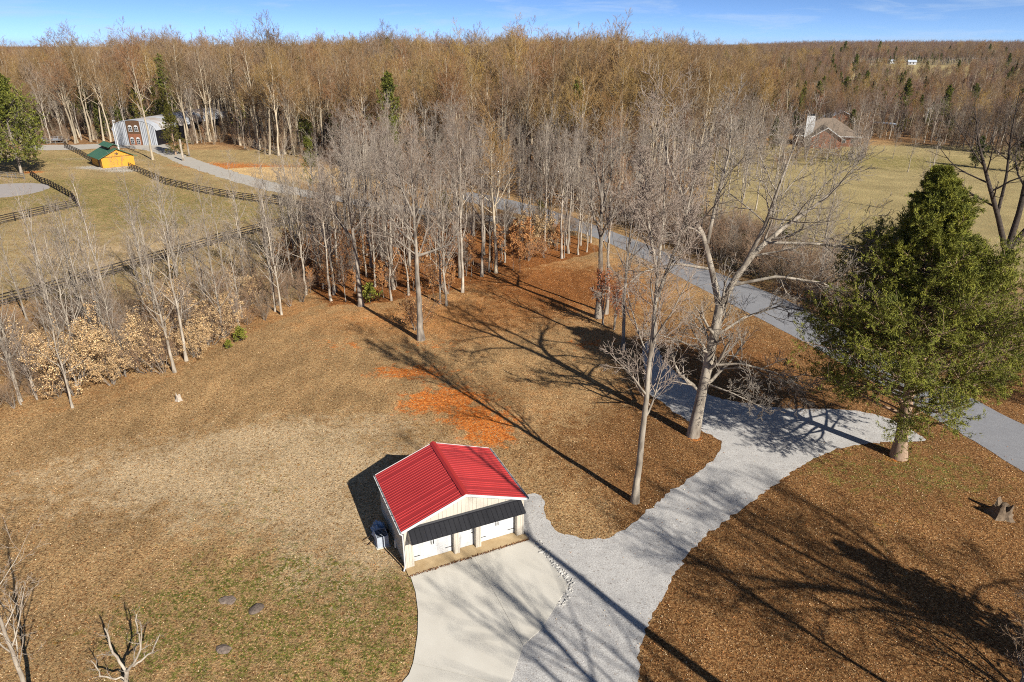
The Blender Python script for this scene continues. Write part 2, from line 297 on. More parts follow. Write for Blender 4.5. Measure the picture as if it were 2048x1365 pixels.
gm = bpy.data.materials.new('ground_cover'); gm.use_nodes = True; t = gm.node_tree; N = t.nodes; K = t.links.new; B = N['Principled BSDF']
B.inputs['Roughness'].default_value = .95; B.inputs['Specular IOR Level'].default_value = .1
tcn = N.new('ShaderNodeTexCoord')
def noise(sc_, det=4, rough=.55, stretch=None):
    n = N.new('ShaderNodeTexNoise'); n.inputs['Scale'].default_value = sc_; n.inputs['Detail'].default_value = det; n.inputs['Roughness'].default_value = rough
    if stretch:
        mm = N.new('ShaderNodeMapping'); mm.inputs['Scale'].default_value = stretch; mm.inputs['Rotation'].default_value = (0, 0, R(-32)); K(tcn.outputs['Object'], mm.inputs[0]); K(mm.outputs[0], n.inputs['Vector'])
    else: K(tcn.outputs['Object'], n.inputs['Vector'])
    return n.outputs[0]
def mrange(s, a, b, c=0, d=1):
    n = N.new('ShaderNodeMapRange'); n.inputs[1].default_value = a; n.inputs[2].default_value = b; n.inputs[3].default_value = c; n.inputs[4].default_value = d; K(s, n.inputs[0]); return n.outputs[0]
def mixc(f, a, b, mode='MIX'):
    n = N.new('ShaderNodeMixRGB'); n.blend_type = mode
    for i, v in ((0, f), (1, a), (2, b)):
        if isinstance(v, tuple): n.inputs[i].default_value = (*v, 1)
        elif isinstance(v, (int, float)): n.inputs[i].default_value = v
        else: K(v, n.inputs[i])
    return n.outputs[0]
def math_(op, a, b):
    n = N.new('ShaderNodeMath'); n.operation = op
    for i, v in ((0, a), (1, b)):
        if isinstance(v, (int, float)): n.inputs[i].default_value = v
        else: K(v, n.inputs[i])
    return n.outputs[0]
def attr(nm):
    a = N.new('ShaderNodeAttribute'); a.attribute_name = nm; s = N.new('ShaderNodeSeparateColor'); K(a.outputs['Color'], s.inputs[0]); return s.outputs
wa = attr('wa'); wb = attr('wb'); wc = attr('wc')
nb = noise(.16, 6, .6); nm_ = noise(.9, 6, .65); nf = noise(7, 4, .7); nff = noise(19, 3, .7); nst = noise(.7, 5, .6, (1, .35, 1)); ncl = noise(3.2, 5, .7); nmc = noise(1.1, 9, .72)
def voronoi(sc_):
    v = N.new('ShaderNodeTexVoronoi'); v.inputs['Scale'].default_value = sc_; K(tcn.outputs['Object'], v.inputs['Vector']); q = N.new('ShaderNodeSeparateColor'); K(v.outputs['Color'], q.inputs[0]); return v.outputs['Distance'], q.outputs
def ramp(f, stops):
    r = N.new('ShaderNodeValToRGB'); e = r.color_ramp.elements
    while len(e) < len(stops): e.new(.5)
    for el, (p_, c_) in zip(e, stops): el.position = p_; el.color = (*c_, 1)
    K(f, r.inputs[0]); return r.outputs[0]
vd, vc = voronoi(12.0)
leafc = ramp(vc[0], [(0, (.15, .085, .040)), (.25, (.27, .145, .062)), (.5, (.36, .215, .10)), (.75, (.45, .29, .14)), (1, (.58, .41, .23))])
tone = mixc(mrange(nst, .42, .62), (.88, .84, .78), (1.14, 1.08, 1.0))
thatch = mixc(mrange(nf, .36, .64), (.48, .34, .175), (.36, .23, .108))
lmask = mrange(math_('SUBTRACT', vc[2], math_('SUBTRACT', .52, math_('MULTIPLY', wb[0], .55))), -.03, .03)
base = mixc(lmask, thatch, leafc)
base = mixc(1.0, base, tone, 'MULTIPLY')
base = mixc(mrange(ncl, .52, .66, 0, .7), base, (.20, .115, .05))
def layer(base, wgt, c1, c2, n1=nm_, amt=1.1, lo=.42, hi=.62, cn=nf, leaf=0.0):
    f = mrange(math_('ADD', wgt, math_('MULTIPLY', math_('SUBTRACT', n1, .5), amt)), lo, hi)
    if leaf: f = math_('MULTIPLY', f, mrange(vc[1], leaf - .02, leaf + .02))
    return mixc(f, base, mixc(mrange(cn, .38, .62), c1, c2))
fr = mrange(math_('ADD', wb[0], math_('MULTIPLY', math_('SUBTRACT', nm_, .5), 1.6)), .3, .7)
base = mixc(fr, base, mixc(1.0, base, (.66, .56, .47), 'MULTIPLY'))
fr2 = mrange(math_('ADD', wc[2], math_('MULTIPLY', math_('SUBTRACT', nm_, .5), 1.2)), .2, .8)
base = mixc(fr2, base, mixc(1.0, base, (1.10, .84, .64), 'MULTIPLY'))
base = layer(base, wb[1], (.17, .095, .048), (.27, .125, .05), nm_, 1.2, leaf=.35)
base = layer(base, wb[2], (.42, .335, .17), (.30, .245, .105), nmc, 1.6, .3, .7, ncl, leaf=.12)
wst = math_('MULTIPLY', wa[0], mrange(nb, .38, .6, .6, 1.15))
base = layer(base, wst, (.62, .47, .29), (.44, .31, .17), nmc, 2.6, .35, .8, nf, leaf=.2)
base = layer(base, math_('MULTIPLY', wa[1], .72), (.13, .135, .024), (.23, .195, .055), nmc, 3.4, .42, .85, ncl, leaf=.36)
base = layer(base, wa[2], (.54, .125, .018), (.60, .22, .05), nmc, 3.0, .36, .7, ncl, leaf=.10)
base = layer(base, wc[0], (.66, .48, .25), (.60, .38, .16), nm_, .9)
base = layer(base, wc[1], (.50, .47, .42), (.42, .38, .32), ncl, 2.2)
sm = math_('MULTIPLY', mrange(nff, .34, .66, .5, 1.5), math_('MULTIPLY', mrange(nf, .36, .64, .45, 1.5), mrange(ncl, .36, .64, .68, 1.28)))  # random speckle; its dark grains also put leaf shadow into the colour
cmb = N.new('ShaderNodeCombineColor')
for i in range(3): K(sm, cmb.inputs[i])
base = mixc(.9, base, cmb.outputs[0], 'MULTIPLY')
big = mrange(nb, .3, .7, .80, 1.2); cb = N.new('ShaderNodeCombineColor')
for i in range(3): K(big, cb.inputs[i])
base = mixc(1.0, base, cb.outputs[0], 'MULTIPLY')
K(base, B.inputs['Base Color'])
bp = N.new('ShaderNodeBump'); bp.inputs['Strength'].default_value = .9; bp.inputs['Distance'].default_value = .12; K(math_('ADD', nff, nf), bp.inputs['Height']); K(bp.outputs[0], B.inputs['Normal'])
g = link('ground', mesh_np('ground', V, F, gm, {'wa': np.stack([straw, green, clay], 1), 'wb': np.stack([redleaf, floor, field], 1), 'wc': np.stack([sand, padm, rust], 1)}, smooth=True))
tag(g, kind='structure')

def gravel_material(name, c1, c2, c3, leaf=.25):
    m = bpy.data.materials.new(name); m.use_nodes = True; t2 = m.node_tree; n2 = t2.nodes; k2 = t2.links.new; b2 = n2['Principled BSDF']; b2.inputs['Roughness'].default_value = .9; b2.inputs['Specular IOR Level'].default_value = .15
    t_ = n2.new('ShaderNodeTexCoord')
    def nz(s, d=4):
        q = n2.new('ShaderNodeTexNoise'); q.inputs['Scale'].default_value = s; q.inputs['Detail'].default_value = d; q.inputs['Roughness'].default_value = .65; k2(t_.outputs['Object'], q.inputs['Vector']); return q.outputs[0]
    def mr(s, a, b, c=0, d=1):
        q = n2.new('ShaderNodeMapRange'); q.inputs[1].default_value = a; q.inputs[2].default_value = b; q.inputs[3].default_value = c; q.inputs[4].default_value = d; k2(s, q.inputs[0]); return q.outputs[0]
    def mi(f, a, b):
        q = n2.new('ShaderNodeMixRGB')
        for i, v in ((0, f), (1, a), (2, b)):
            if isinstance(v, tuple): q.inputs[i].default_value = (*v, 1)
            else: k2(v, q.inputs[i])
        return q.outputs[0]
    fine = nz(13, 5); c = mi(mr(nz(.7, 6), .35, .65), c1, c2); c = mi(mr(fine, .36, .62), c, c3)
    c = mi(mr(nz(1.1, 7), .46, .62, 0, .45), c, c3); c = mi(mr(nz(5, 6), .57, .66, 0, leaf), c, (.13, .085, .055)); k2(c, b2.inputs['Base Color'])
    bb = n2.new('ShaderNodeBump'); bb.inputs['Strength'].default_value = .6; bb.inputs['Distance'].default_value = .03; k2(fine, bb.inputs['Height']); k2(bb.outputs[0], b2.inputs['Normal'])
    return m
gravel_mat = gravel_material('gravel', (.60, .58, .545), (.52, .50, .47), (.34, .325, .31), .55)
lane_mat = gravel_material('gravel_lane', (.52, .49, .44), (.44, .40, .34), (.36, .33, .29), .3)
asphalt = gravel_material('asphalt', (.30, .30, .31), (.25, .25, .26), (.20, .20, .21), .25)
pen_mat = gravel_material('pen_sand', (.42, .38, .36), (.36, .33, .31), (.31, .28, .26), .2)

def sheet(name, poly, z, m, rag=.1, step=.35, seed=1):
    rg = np.random.default_rng(seed); pts = []
    n = len(poly)
    for i in range(n):                                    # Catmull-Rom outline with ragged edge
        p0, p1, p2, p3 = [np.array(poly[(i + k) % n], float) for k in (-1, 0, 1, 2)]
        ns = max(2, int(np.linalg.norm(p2 - p1) / step)); ns = min(ns, 60)
        for s in np.arange(ns) / ns:
            q = .5 * ((2 * p1) + (-p0 + p2) * s + (2 * p0 - 5 * p1 + 4 * p2 - p3) * s * s + (-p0 + 3 * p1 - 3 * p2 + p3) * s ** 3)
            pts.append(q + rg.normal(0, rag, 2))
    vv = [Vector((p[0], p[1], 0)) for p in pts]
    tri = tessellate_polygon([vv])
    fs = []
    for a, b, c in tri:
        cr = (vv[b] - vv[a]).cross(vv[c] - vv[a]).z
        fs.append((a, b, c) if cr > 0 else (a, c, b))
    return tag(link(name, mesh_np(name, [(p[0], p[1], z) for p in pts], fs, m)), kind='structure')
sheet('gravel_driveway', GRAVEL, .012, gravel_mat, .07, .3, 3)
sheet('asphalt_road', ROAD, .020, asphalt, .03, .6, 4)
sheet('gravel_lane', LANE, .008, lane_mat, .22, .8, 5)
q0 = gp(0, 382)
sheet('riding_pen_floor', [(q0[0] + 8.8 * cos(a), q0[1] + 8.8 * sin(a)) for a in np.arange(20) * pi / 10], .006, pen_mat, .15, .8, 6)

# concrete driveway cut into slabs by its joints
drive = empty('concrete_driveway', (*gp(960, 1250), 0)); tag(drive, kind='structure')
bx, by = drive.location.x, drive.location.y
cA, cB, cC = gp(820, 1151), gp(1062, 1080), gp(1138, 1172)
jt, jb = gp(948, 1113), gp(1046, 1292)
jl, jr = gp(826, 1328), gp(1000, 1369)
side = [gp(*p) for p in [(831, 1185), (836, 1225), (835, 1270), (828, 1318)]]
def slab(poly):
    m = MB(); m.prism([(p[0] - bx, p[1] - by) for p in poly], 'z', -.1, .055); return m.build('slab', concrete, drive)
def inset(poly, d=.012):
    c = np.mean(np.array(poly), 0); return [tuple(np.array(p) + (c - np.array(p)) / np.linalg.norm(c - np.array(p)) * d) for p in poly]
slab(inset([jl, jr, gp(1022, 1364), jb, jt, cA] + side)[:: 1])
slab(inset([jt, jb, gp(1080, 1262), cC, cB]))
slab(inset([gp(640, 1560), gp(880, 1560), gp(1021, 1366), jr, jl, gp(818, 1350)]))

# ------------------------------------------------------------------ garage
GW, GD, GE, GR = 7.4, 5.79, 2.80, 4.14
G = empty('garage', (-6.066, 30.836, 0), R(24.03))
tag(G, 'small beige metal garage with bright red ribbed roof and black front awning', 'garage')
slope = atan2(GR - GE, GW / 2)
def gable(x): return GE + (GR - GE) * (1 - abs(x - GW / 2) / (GW / 2))
def ribs(x0, x1, pitch=.2312, rw=.05, rh=.022):
    pts = [(x0, 0.)]; k = math.ceil(x0 / pitch)
    while True:
        c = k * pitch; k += 1
        if c + rw / 2 >= x1: break
        if c - rw / 2 <= x0: continue
        pts += [(c - rw / 2, 0), (c - rw * .28, rh), (c + rw * .28, rh), (c + rw / 2, 0)]
    return pts + [(x1, 0.)]
def wall_panel(x0, x1, zb, zt, parent, m, extra=()):
    pr = ribs(x0, x1); xs = sorted(set([p[0] for p in pr]))
    v = []; n = len(pr)
    for x, h in pr: v.append((x, -h, zb))
    for x, h in pr: v.append((x, -h, zt(x)))
    for x, h in pr: v.append((x, .02, zb))
    for x, h in pr: v.append((x, .02, zt(x)))
    f = [(i, i + 1, n + i + 1, n + i) for i in range(n - 1)] + [(3 * n + i, 3 * n + i + 1, 2 * n + i + 1, 2 * n + i) for i in range(n - 1)]
    f += [(n + i, n + i + 1, 3 * n + i + 1, 3 * n + i) for i in range(n - 1)] + [(2 * n + i, 2 * n + i + 1, i + 1, i) for i in range(n - 1)]
    f += [(0, n, 3 * n, 2 * n), (n - 1, 3 * n - 1, 4 * n - 1, 2 * n - 1)]
    return link('wall_panel', mesh_np('wall_panel', v, f, m), parent)
# walls: core behind the ribbed panels
core = MB(); z1 = 2.12
core.prism([(.06, 0), (GW - .06, 0), (GW - .06, GE - .02), (GW / 2, GR - .05), (.06, GE - .02)], 'y', .42, GD - .06)
wall = core.build('wall', beige_metal, G)
hd = MB(); hd.prism([(.03, z1), (GW - .03, z1), (GW - .03, GE - .03), (GW / 2, GR - .06), (.03, GE - .03)], 'y', .03, .41); hd.build('header', beige_metal, G)
for i in range(8):
    wall_panel(max(.0, i * .925), min(GW, (i + 1) * .925) - .003, z1, lambda x: gable(x) - .02, wall, beige_metal)
for nm, org, rz, Lw in (('l', (0, GD, 0), R(-90), GD), ('r', (GW, 0, 0), R(90), GD), ('b', (GW, GD, 0), R(180), GW)):
    k = int(math.ceil(Lw / .925))
    for i in range(k):
        a, b = i * Lw / k, (i + 1) * Lw / k - .003
        o = wall_panel(a, b, .03, (lambda x: GE - .03) if nm != 'b' else (lambda x: gable(x) - .03), wall, beige_metal)
        o.location = org; o.rotation_euler = (0, 0, rz)
for a, b in ((0, .48), (2.94, 3.27), (4.30, 4.63), (6.97, 7.4)):
    m = MB(); m.box(a, b, .0, .40, .07, z1 - .003)
    for c in np.arange(a + .07, b, .16): m.box(c - .012, c + .012, -.018, .0, .07, z1 - .003)
    m.build('post', beige_metal, G)
for a, b in ((-.02, .03), (GW - .03, GW + .02)): m = MB(); m.box(a, b, -.028, -.0, .07, GE - .06); m.build('corner_trim', beige_metal, G)
ap = MB(); ap.prism([(-.06, -.62), (GW + .12, -.52), (GW + .12, .41), (GW - .1, .5), (.1, .5), (-.06, .41)], 'z', -.1, .07); ap.build('apron', apron_mat, G)
st = MB(); st.prism([(-.06, -.74), (GW + .1, -.62), (GW + .1, -.53), (-.06, -.63)], 'z', -.05, .03); st.build('drain_strip', joint_mat, G)
# roof
deck = MB(); OV = .15
def roof_z(x): return GE + (GR - GE) * (1 - abs(x - GW / 2) / (GW / 2))
deck.prism([(-OV, roof_z(-OV) - .02), (GW / 2, GR - .02), (GW + OV, roof_z(GW + OV) - .02), (GW + OV, roof_z(GW + OV) + .03), (GW / 2, GR + .03), (-OV, roof_z(-OV) + .03)], 'y', -OV + .02, GD + OV - .02)
roof = deck.build('roof', white_metal, G)
def roof_panel(y0, y1, sgn):
    pr = ribs(y0, y1, .2312, .06, .034); n = len(pr); v = []
    xa, xb = (-OV - .03, GW / 2 - .02) if sgn < 0 else (GW / 2 + .02, GW + OV + .03)
    for x in (xa, xb):
        for y, h in pr: v.append((x, y, roof_z(x) + .036 + h))
    for x in (xa, xb):
        for y, h in pr: v.append((x, y, roof_z(x) + .032))
    f = [(i, n + i, n + i + 1, i + 1) for i in range(n - 1)] + [(2 * n + i, 2 * n + i + 1, 3 * n + i + 1, 3 * n + i) for i in range(n - 1)]
    f += [(i, i + 1, 2 * n + i + 1, 2 * n + i) for i in range(n - 1)] + [(n + i, 3 * n + i, 3 * n + i + 1, n + i + 1) for i in range(n - 1)]
    f += [(0, 2 * n, 3 * n, n), (n - 1, 2 * n - 1, 4 * n - 1, 3 * n - 1)]
    return link('roof_panel', mesh_np('roof_panel', v, f, red_metal), roof)
ys = np.linspace(-OV, GD + OV, 8)
for s in (-1, 1):
    for i in range(7): roof_panel(ys[i] + (.0015 if i else 0), ys[i + 1] - .0015, s)
cap = MB(); cap.prism([(GW / 2 - .2, roof_z(GW / 2 - .2) + .08), (GW / 2, GR + .10), (GW / 2 + .2, roof_z(GW / 2 + .2) + .08), (GW / 2 + .2, roof_z(GW / 2 + .2) + .095), (GW / 2 + .05, GR + .125), (GW / 2 - .05, GR + .125), (GW / 2 - .2, roof_z(GW / 2 - .2) + .095)], 'y', -OV - .03, GD + OV + .03)
cap.build('ridge_cap', red_cap, roof)
for yy in (-OV - .012, GD + OV - .008):
    for s in (0, 1):
        xe = -OV - .02 if s == 0 else GW + OV + .02
        m = MB(); xm = GW / 2 - .002 if s == 0 else GW / 2 + .002
        m.hexa([(xe, yy, roof_z(xe) - .1), (xm, yy, GR - .1), (xm, yy + .02, GR - .1), (xe, yy + .02, roof_z(xe) - .1)],
               [(xe, yy, roof_z(xe) + .07), (xm, yy, GR + .07), (xm, yy + .02, GR + .07), (xe, yy + .02, roof_z(xe) + .07)])
        m.build('rake_trim', white_metal, roof)
for xe, s in ((-OV - .035, -1), (GW + OV + .035, 1)):
    m = MB(); z = roof_z(-OV) - .07
    prof = [(xe, z + .1), (xe + s * .012, z + .1), (xe + s * .02, z), (xe + s * .09, z), (xe + s * .11, z + .1), (xe + s * .125, z + .1), (xe + s * .1, z - .015), (xe + s * .01, z - .015)]
    m.prism(prof, 'y', -OV, GD + OV); gut = m.build('gutter', white_metal, roof)
    for y in np.arange(.3, GD, .62):
        b_ = MB(); b_.box(min(xe, xe + s * .12), max(xe, xe + s * .12), y, y + .03, z + .09, z + .107); b_.build('gutter_hanger', black_iron, gut)
m = MB(); m.tube([(-.26, -.05, roof_z(-OV) - .08), (-.1, -.06, roof_z(-OV) - .28), (-.09, -.06, .32), (-.12, -.1, .18), (-.22, -.22, .1)], .045, 8); m.build('downspout', white_metal, G)
m = MB(); m.tube([(-.03, 1.55, 1.0), (-.16, 1.55, 1.0), (-.2, 1.55, .9), (-.2, 1.55, .45)], .05, 8); m.build('vent_pipe', white_metal, G)
m = MB(); m.box(-.06, -.022, 2.2, 2.32, 1.9, 2.02); m.build('wall_box', black_iron, G)
# garage doors
def gdoor(a, b):
    fr = MB(); fr.box(a, b, .395, .418, .07, z1); d = fr.build('garage_door', white_metal, G)
    hh = (z1 - .09) / 4
    for i in range(4):
        z0 = .085 + i * hh
        s_ = MB(); s_.box(a + .02, b - .02, .36, .394, z0, z0 + hh - .008)
        n = 8
        for j in range(n):
            xa = a + .05 + j * (b - a - .1) / n; s_.box(xa + .01, xa + (b - a - .1) / n - .01, .353, .359, z0 + .03, z0 + hh - .035)
        s_.build('door_section', white_metal, d)
    for z0 in (.42, 1.66):
        for x0, s in ((a + .05, 1), (b - .05, -1)):
            h = MB(); xs = (x0, x0 + s * .42); h.prism([(min(xs), z0 - .02), (max(xs), z0 - .02), (max(xs), z0 + .02), (min(xs), z0 + .02)], 'y', .338, .352)
            h.box(x0 - .02 if s < 0 else x0, x0 if s < 0 else x0 + .02, .336, .352, z0 - .05, z0 + .05); h.build('hinge_strap', black_iron, d)
    for dx in (-.07, .07):
        h = MB(); c = (a + b) / 2 + dx; h.tube([(c, .352, 1.0), (c, .31, 1.03), (c, .31, 1.22), (c, .352, 1.25)], .016, 6); h.box(c - .022, c + .022, .343, .353, .96, 1.29); h.build('door_handle', black_iron, d)
gdoor(.48, 2.94); gdoor(4.63, 6.97)
ed_ = MB(); ed_.box(3.27, 4.30, .38, .418, .07, z1); e = ed_.build('entry_door', white_metal, G)
f_ = MB(); f_.box(3.33, 4.24, .355, .379, .09, z1 - .03); f_.build('door_leaf', white_metal, e)
for i in range(3):
    p_ = MB(); x0 = 3.48 + i * .21; p_.box(x0, x0 + .17, .345, .354, 1.24, 1.58); p_.build('pane', glass_dark, e)
for i in range(2):
    p_ = MB(); x0 = 3.45 + i * .34; p_.box(x0, x0 + .28, .345, .354, .25, 1.1); p_.build('door_moulding', white_metal, e)
k_ = MB(); k_.tube([(4.17, .355, 1.0), (4.17, .3, 1.0)], .035, 8); k_.build('door_knob', black_iron, e); k_ = MB(); k_.tube([(4.17, .355, 1.18), (4.17, .33, 1.18)], .028, 8); k_.build('deadbolt', black_iron, e)
# awning
aw = MB(); A0, A1 = .22, 7.2; zt, zb, outd = 2.80, 2.28, .80
for x in np.linspace(A0 + .05, A1 - .05, 6): aw.beam((x, -.03, zt - .06), (x, -outd + .05, zb - .05), .05, .06)
aw.box(A0 + .02, A1 - .02, -outd + .03, -outd + .075, zb - .07, zb - .01); aw.box(A0 + .02, A1 - .02, -.075, -.03, zt - .11, zt - .05)
awn = aw.build('awning', black_metal, G)
def awn_panel(x0, x1):
    pr = ribs(x0, x1, .29, .05, .025); n = len(pr); v = []
    for y, z in ((-.025, zt), (-outd - .02, zb - .013)):
        for x, h in pr: v.append((x, y - h * .5, z + h * .85))
    for y, z in ((-.025, zt - .012), (-outd - .02, zb - .025)):
        for x, h in pr: v.append((x, y, z))
    f = [(i, n + i, n + i + 1, i + 1) for i in range(n - 1)] + [(2 * n + i, 2 * n + i + 1, 3 * n + i + 1, 3 * n + i) for i in range(n - 1)]
    f += [(i, i + 1, 2 * n + i + 1, 2 * n + i) for i in range(n - 1)] + [(n + i, 3 * n + i, 3 * n + i + 1, n + i + 1) for i in range(n - 1)]
    f += [(0, 2 * n, 3 * n, n), (n - 1, 2 * n - 1, 4 * n - 1, 3 * n - 1)]
    return link('awning_panel', mesh_np('awning_panel', v, f, black_metal), awn)
for i in range(8): awn_panel(A0 + i * (A1 - A0) / 8, A0 + (i + 1) * (A1 - A0) / 8 - .003)
m = MB(); m.prism([(-.035, zt - .02), (-.035, zt + .1), (-.12, zt + .02), (-.12, zt - .05)], 'x', A0 - .03, A1 + .03); m.build('awning_cap', black_metal, awn)
for x in (A0 - .004, A1 - .016):
    m = MB(); m.prism([(-.03, zt - .04), (-outd + .02, zb - .06), (-.03, 1.86)], 'x', x, x + .02); m.build('side_panel', beige_metal, awn)

# ------------------------------------------------------------------ yellow shed
def local(o, p): return o.matrix_basis.inverted() @ Vector(p)
a_, b_, c_ = gp(206.6, 337.5), gp(256.3, 336), gp(184.6, 328)
SW = math.dist(a_, b_); sth = R(44); SW = 7.3; SD = 9.0
S = empty('yellow_shed', (*a_, 0), sth); tag(S, 'bright yellow board shed with green roof, cupola ridge and dark star', 'shed')
SE, SR = 2.55, 4.35
def szz(x): return SE + (SR - SE) * (1 - abs(x - SW / 2) / (SW / 2))
m = MB(); m.prism([(.06, 0), (SW - .06, 0), (SW - .06, SE), (SW / 2, SR - .06), (.06, SE)], 'y', .06, SD - .06); sw = m.build('wall', yellow_wood, S)
nb_ = 14
for i in range(nb_):
    x0, x1 = i * SW / nb_, (i + 1) * SW / nb_ - .02
    m = MB(); m.box(x0, x1, .0, .05, .02, SE - .05); m.build('board', yellow_wood, sw)
    if i not in (0, nb_ - 1):
        m = MB(); m.hexa([(x0, .0, SE), (x1, .0, SE), (x1, .05, SE), (x0, .05, SE)], [(x0, .0, szz(x0) - .1), (x1, .0, szz(x1) - .1), (x1, .05, szz(x1) - .1), (x0, .05, szz(x0) - .1)]); m.build('board', yellow_wood, sw)
for i in range(10):
    y0, y1 = .07 + i * (SD - .14) / 10, .07 + (i + 1) * (SD - .14) / 10 - .02
    if i in (2, 3): continue
    m = MB(); m.box(.0, .05, y0, y1, .02, SE - .02); m.build('board', yellow_wood, sw)
m = MB(); m.box(-.02, .055, 1.7, 3.25, .02, 2.2); m.build('side_opening', brown_wood, S)
m = MB(); m.box(-.03, SW + .03, -.06, .0, SE - .06, SE + .02); m.build('band', brown_wood, S)
m = MB(); m.box(.25, SW - .25, -.04, -.0, .05, SE - .3); m.build('sliding_door', yellow_wood, S)
sp = []
for k in range(10):
    r_ = .58 if k % 2 == 0 else .2; a = pi / 2 + k * pi / 5; sp.append((SW / 2 + r_ * cos(a), SE + .62 + r_ * sin(a)))
m = MB(); n = 10; v = [(p[0], -.02, p[1]) for p in sp] + [(SW / 2, -.12, SE + .62)]
m.add(v, [(k, (k + 1) % 10, 10) for k in range(10)]); m.build('star', brown_wood, S)
def gable_roof(parent, W, y0, y1, ze, zr, ov, th, mat_, name='roof', npan=0, x0=0.):
    m = MB(); k = (zr - ze) / (W / 2); ze2 = ze - k * ov; xc = x0 + W / 2
    m.prism([(x0 - ov, ze2), (xc, zr), (x0 + W + ov, ze2), (x0 + W + ov, ze2 + th), (xc, zr + th), (x0 - ov, ze2 + th)], 'y', y0, y1)
    r = m.build(name, mat_, parent)
    for i in range(npan):
        ya, yb = y0 + i * (y1 - y0) / npan, y0 + (i + 1) * (y1 - y0) / npan - .03
        for s in (-1, 1):
            xa = xc + s * .04; xb = xc + s * (W / 2 + ov + .03); za = zr + th + .004; zb_ = ze2 + th - k * .03 + .004
            q = MB(); q.hexa([(xa, ya, za), (xb, ya, zb_), (xb, yb, zb_), (xa, yb, za)][:: s * 1], [(xa, ya, za + .03), (xb, ya, zb_ + .03), (xb, yb, zb_ + .03), (xa, yb, za + .03)][:: s * 1])
            q.build('roof_panel', mat_, r)
    return r
rr = gable_roof(S, SW, -.55, SD + .5, SE, SR, .75, .1, green_roof, npan=9)
m = MB(); m.box(SW / 2 - .8, SW / 2 + .8, 1.4, SD - .5, SR - .5, SR + .62); cw = m.build('cupola_wall', brown_wood, S)
gable_roof(S, 1.6, 1.0, SD - .1, SR + .55, SR + 1.0, .55, .08, green_roof, 'cupola_roof', npan=6, x0=SW / 2 - .8)
for x in (-.0, SW - .12): m = MB(); m.box(x - .02, x + .14, -.03, -.001, .02, SE - .07); m.build('corner_trim', yellow_wood, S)

# ------------------------------------------------------------------ grey workshop (arched metal building)
a_, b_ = gp(231, 290), gp(320, 290.5)
QW = math.dist(a_, b_); Q = empty('workshop', (*a_, 0), atan2(b_[1] - a_[1], b_[0] - a_[0]) - R(4))
tag(Q, 'long grey ribbed metal workshop with arched roof and brick entrance with arched windows', 'workshop')
QL, QE, QR = 44, 4.6, 7.2
def qz(x): t_ = abs(x - QW / 2) / (QW / 2); return QE + (QR - QE) * sqrt(max(0, 1 - t_ ** 2.0))
xs = np.linspace(0, QW, 15)
prof = [(x, qz(x)) for x in xs]
m = MB(); m.prism([(.1, 0), (QW - .1, 0)] + [(min(max(x, .1), QW - .1), z - .1) for x, z in prof[::-1]], 'y', .3, QL - .2); qw = m.build('wall', black_metal, Q)
n = 26
for i in range(n):
    x0, x1 = i * QW / n, (i + 1) * QW / n - .26
    if (x0 + x1) / 2 > QW * .34 and (x0 + x1) / 2 < QW * .66: continue
    m = MB(); m.hexa([(x0, .05, 0), (x1, .05, 0), (x1, .29, 0), (x0, .29, 0)], [(x0, .05, qz(x0) - .12), (x1, .05, qz(x1) - .12), (x1, .29, qz(x1) - .12), (x0, .29, qz(x0) - .12)]); m.build('wall_panel', grey_metal, qw)
m = MB(); m.prism([(QW * .345, 0), (QW * .655, 0), (QW * .655, qz(QW * .655) - .1), (QW / 2, QR - .12), (QW * .345, qz(QW * .345) - .1)], 'y', -.1, .28); q1 = m.build('entrance_front', brown_wood, Q)
for row, z0, hh in ((0, .25, 2.1), (1, 3.9, 1.9)):
    for s in (-1, 1):
        xc = QW / 2 + s * .95; pts = [(xc - .6, z0), (xc + .6, z0)] + [(xc + .6 * cos(a), z0 + hh - .6 + .6 * sin(a)) for a in np.linspace(0, pi, 9)]
        m = MB(); m.prism(pts, 'y', -.22, -.17 if row == 0 else -.101); wf = m.build('window', white_metal, q1)
        for ix in (-1, 1):
            for iz in range(3):
                m = MB(); za = z0 + .12 + iz * (hh - .5) / 3; m.box(xc + (-.5 if ix < 0 else .05), xc + (-.05 if ix < 0 else .5), -.235, -.221, za, za + (hh - .5) / 3 - .08); m.build('pane', glass_dark, wf)
m = MB(); m.box(QW * .36, QW * .64, -.16, -.105, 0, 3.3); m.build('entrance_panel', brick_mat, q1)
npn = 15; rf = None
for i in range(npn):
    y0, y1 = i * QL / npn, (i + 1) * QL / npn - .05
    v = []; f = []
    xr = np.linspace(-.25, QW + .25, 21); kk = len(xr)
    for y in (y0, y1):
        for dz in (0, .12):
            for x in xr: v.append((x, y, qz(min(max(x, 0), QW)) - (.3 if (x < 0 or x > QW) else 0) + dz))
    for j in range(kk - 1):
        f += [(kk + j, kk + j + 1, 3 * kk + j + 1, 3 * kk + j), (j, 2 * kk + j, 2 * kk + j + 1, j + 1), (j, j + 1, kk + j + 1, kk + j), (2 * kk + j, 3 * kk + j, 3 * kk + j + 1, 2 * kk + j + 1)]
    f += [(0, kk, 3 * kk, 2 * kk), (kk - 1, 3 * kk - 1, 4 * kk - 1, 2 * kk - 1)]
    o = link('roof' if i == 0 else 'roof_panel', mesh_np('roof_panel', v, f, rust_metal if i % 3 else grey_metal), Q if i == 0 else rf)
    if i == 0: rf = o

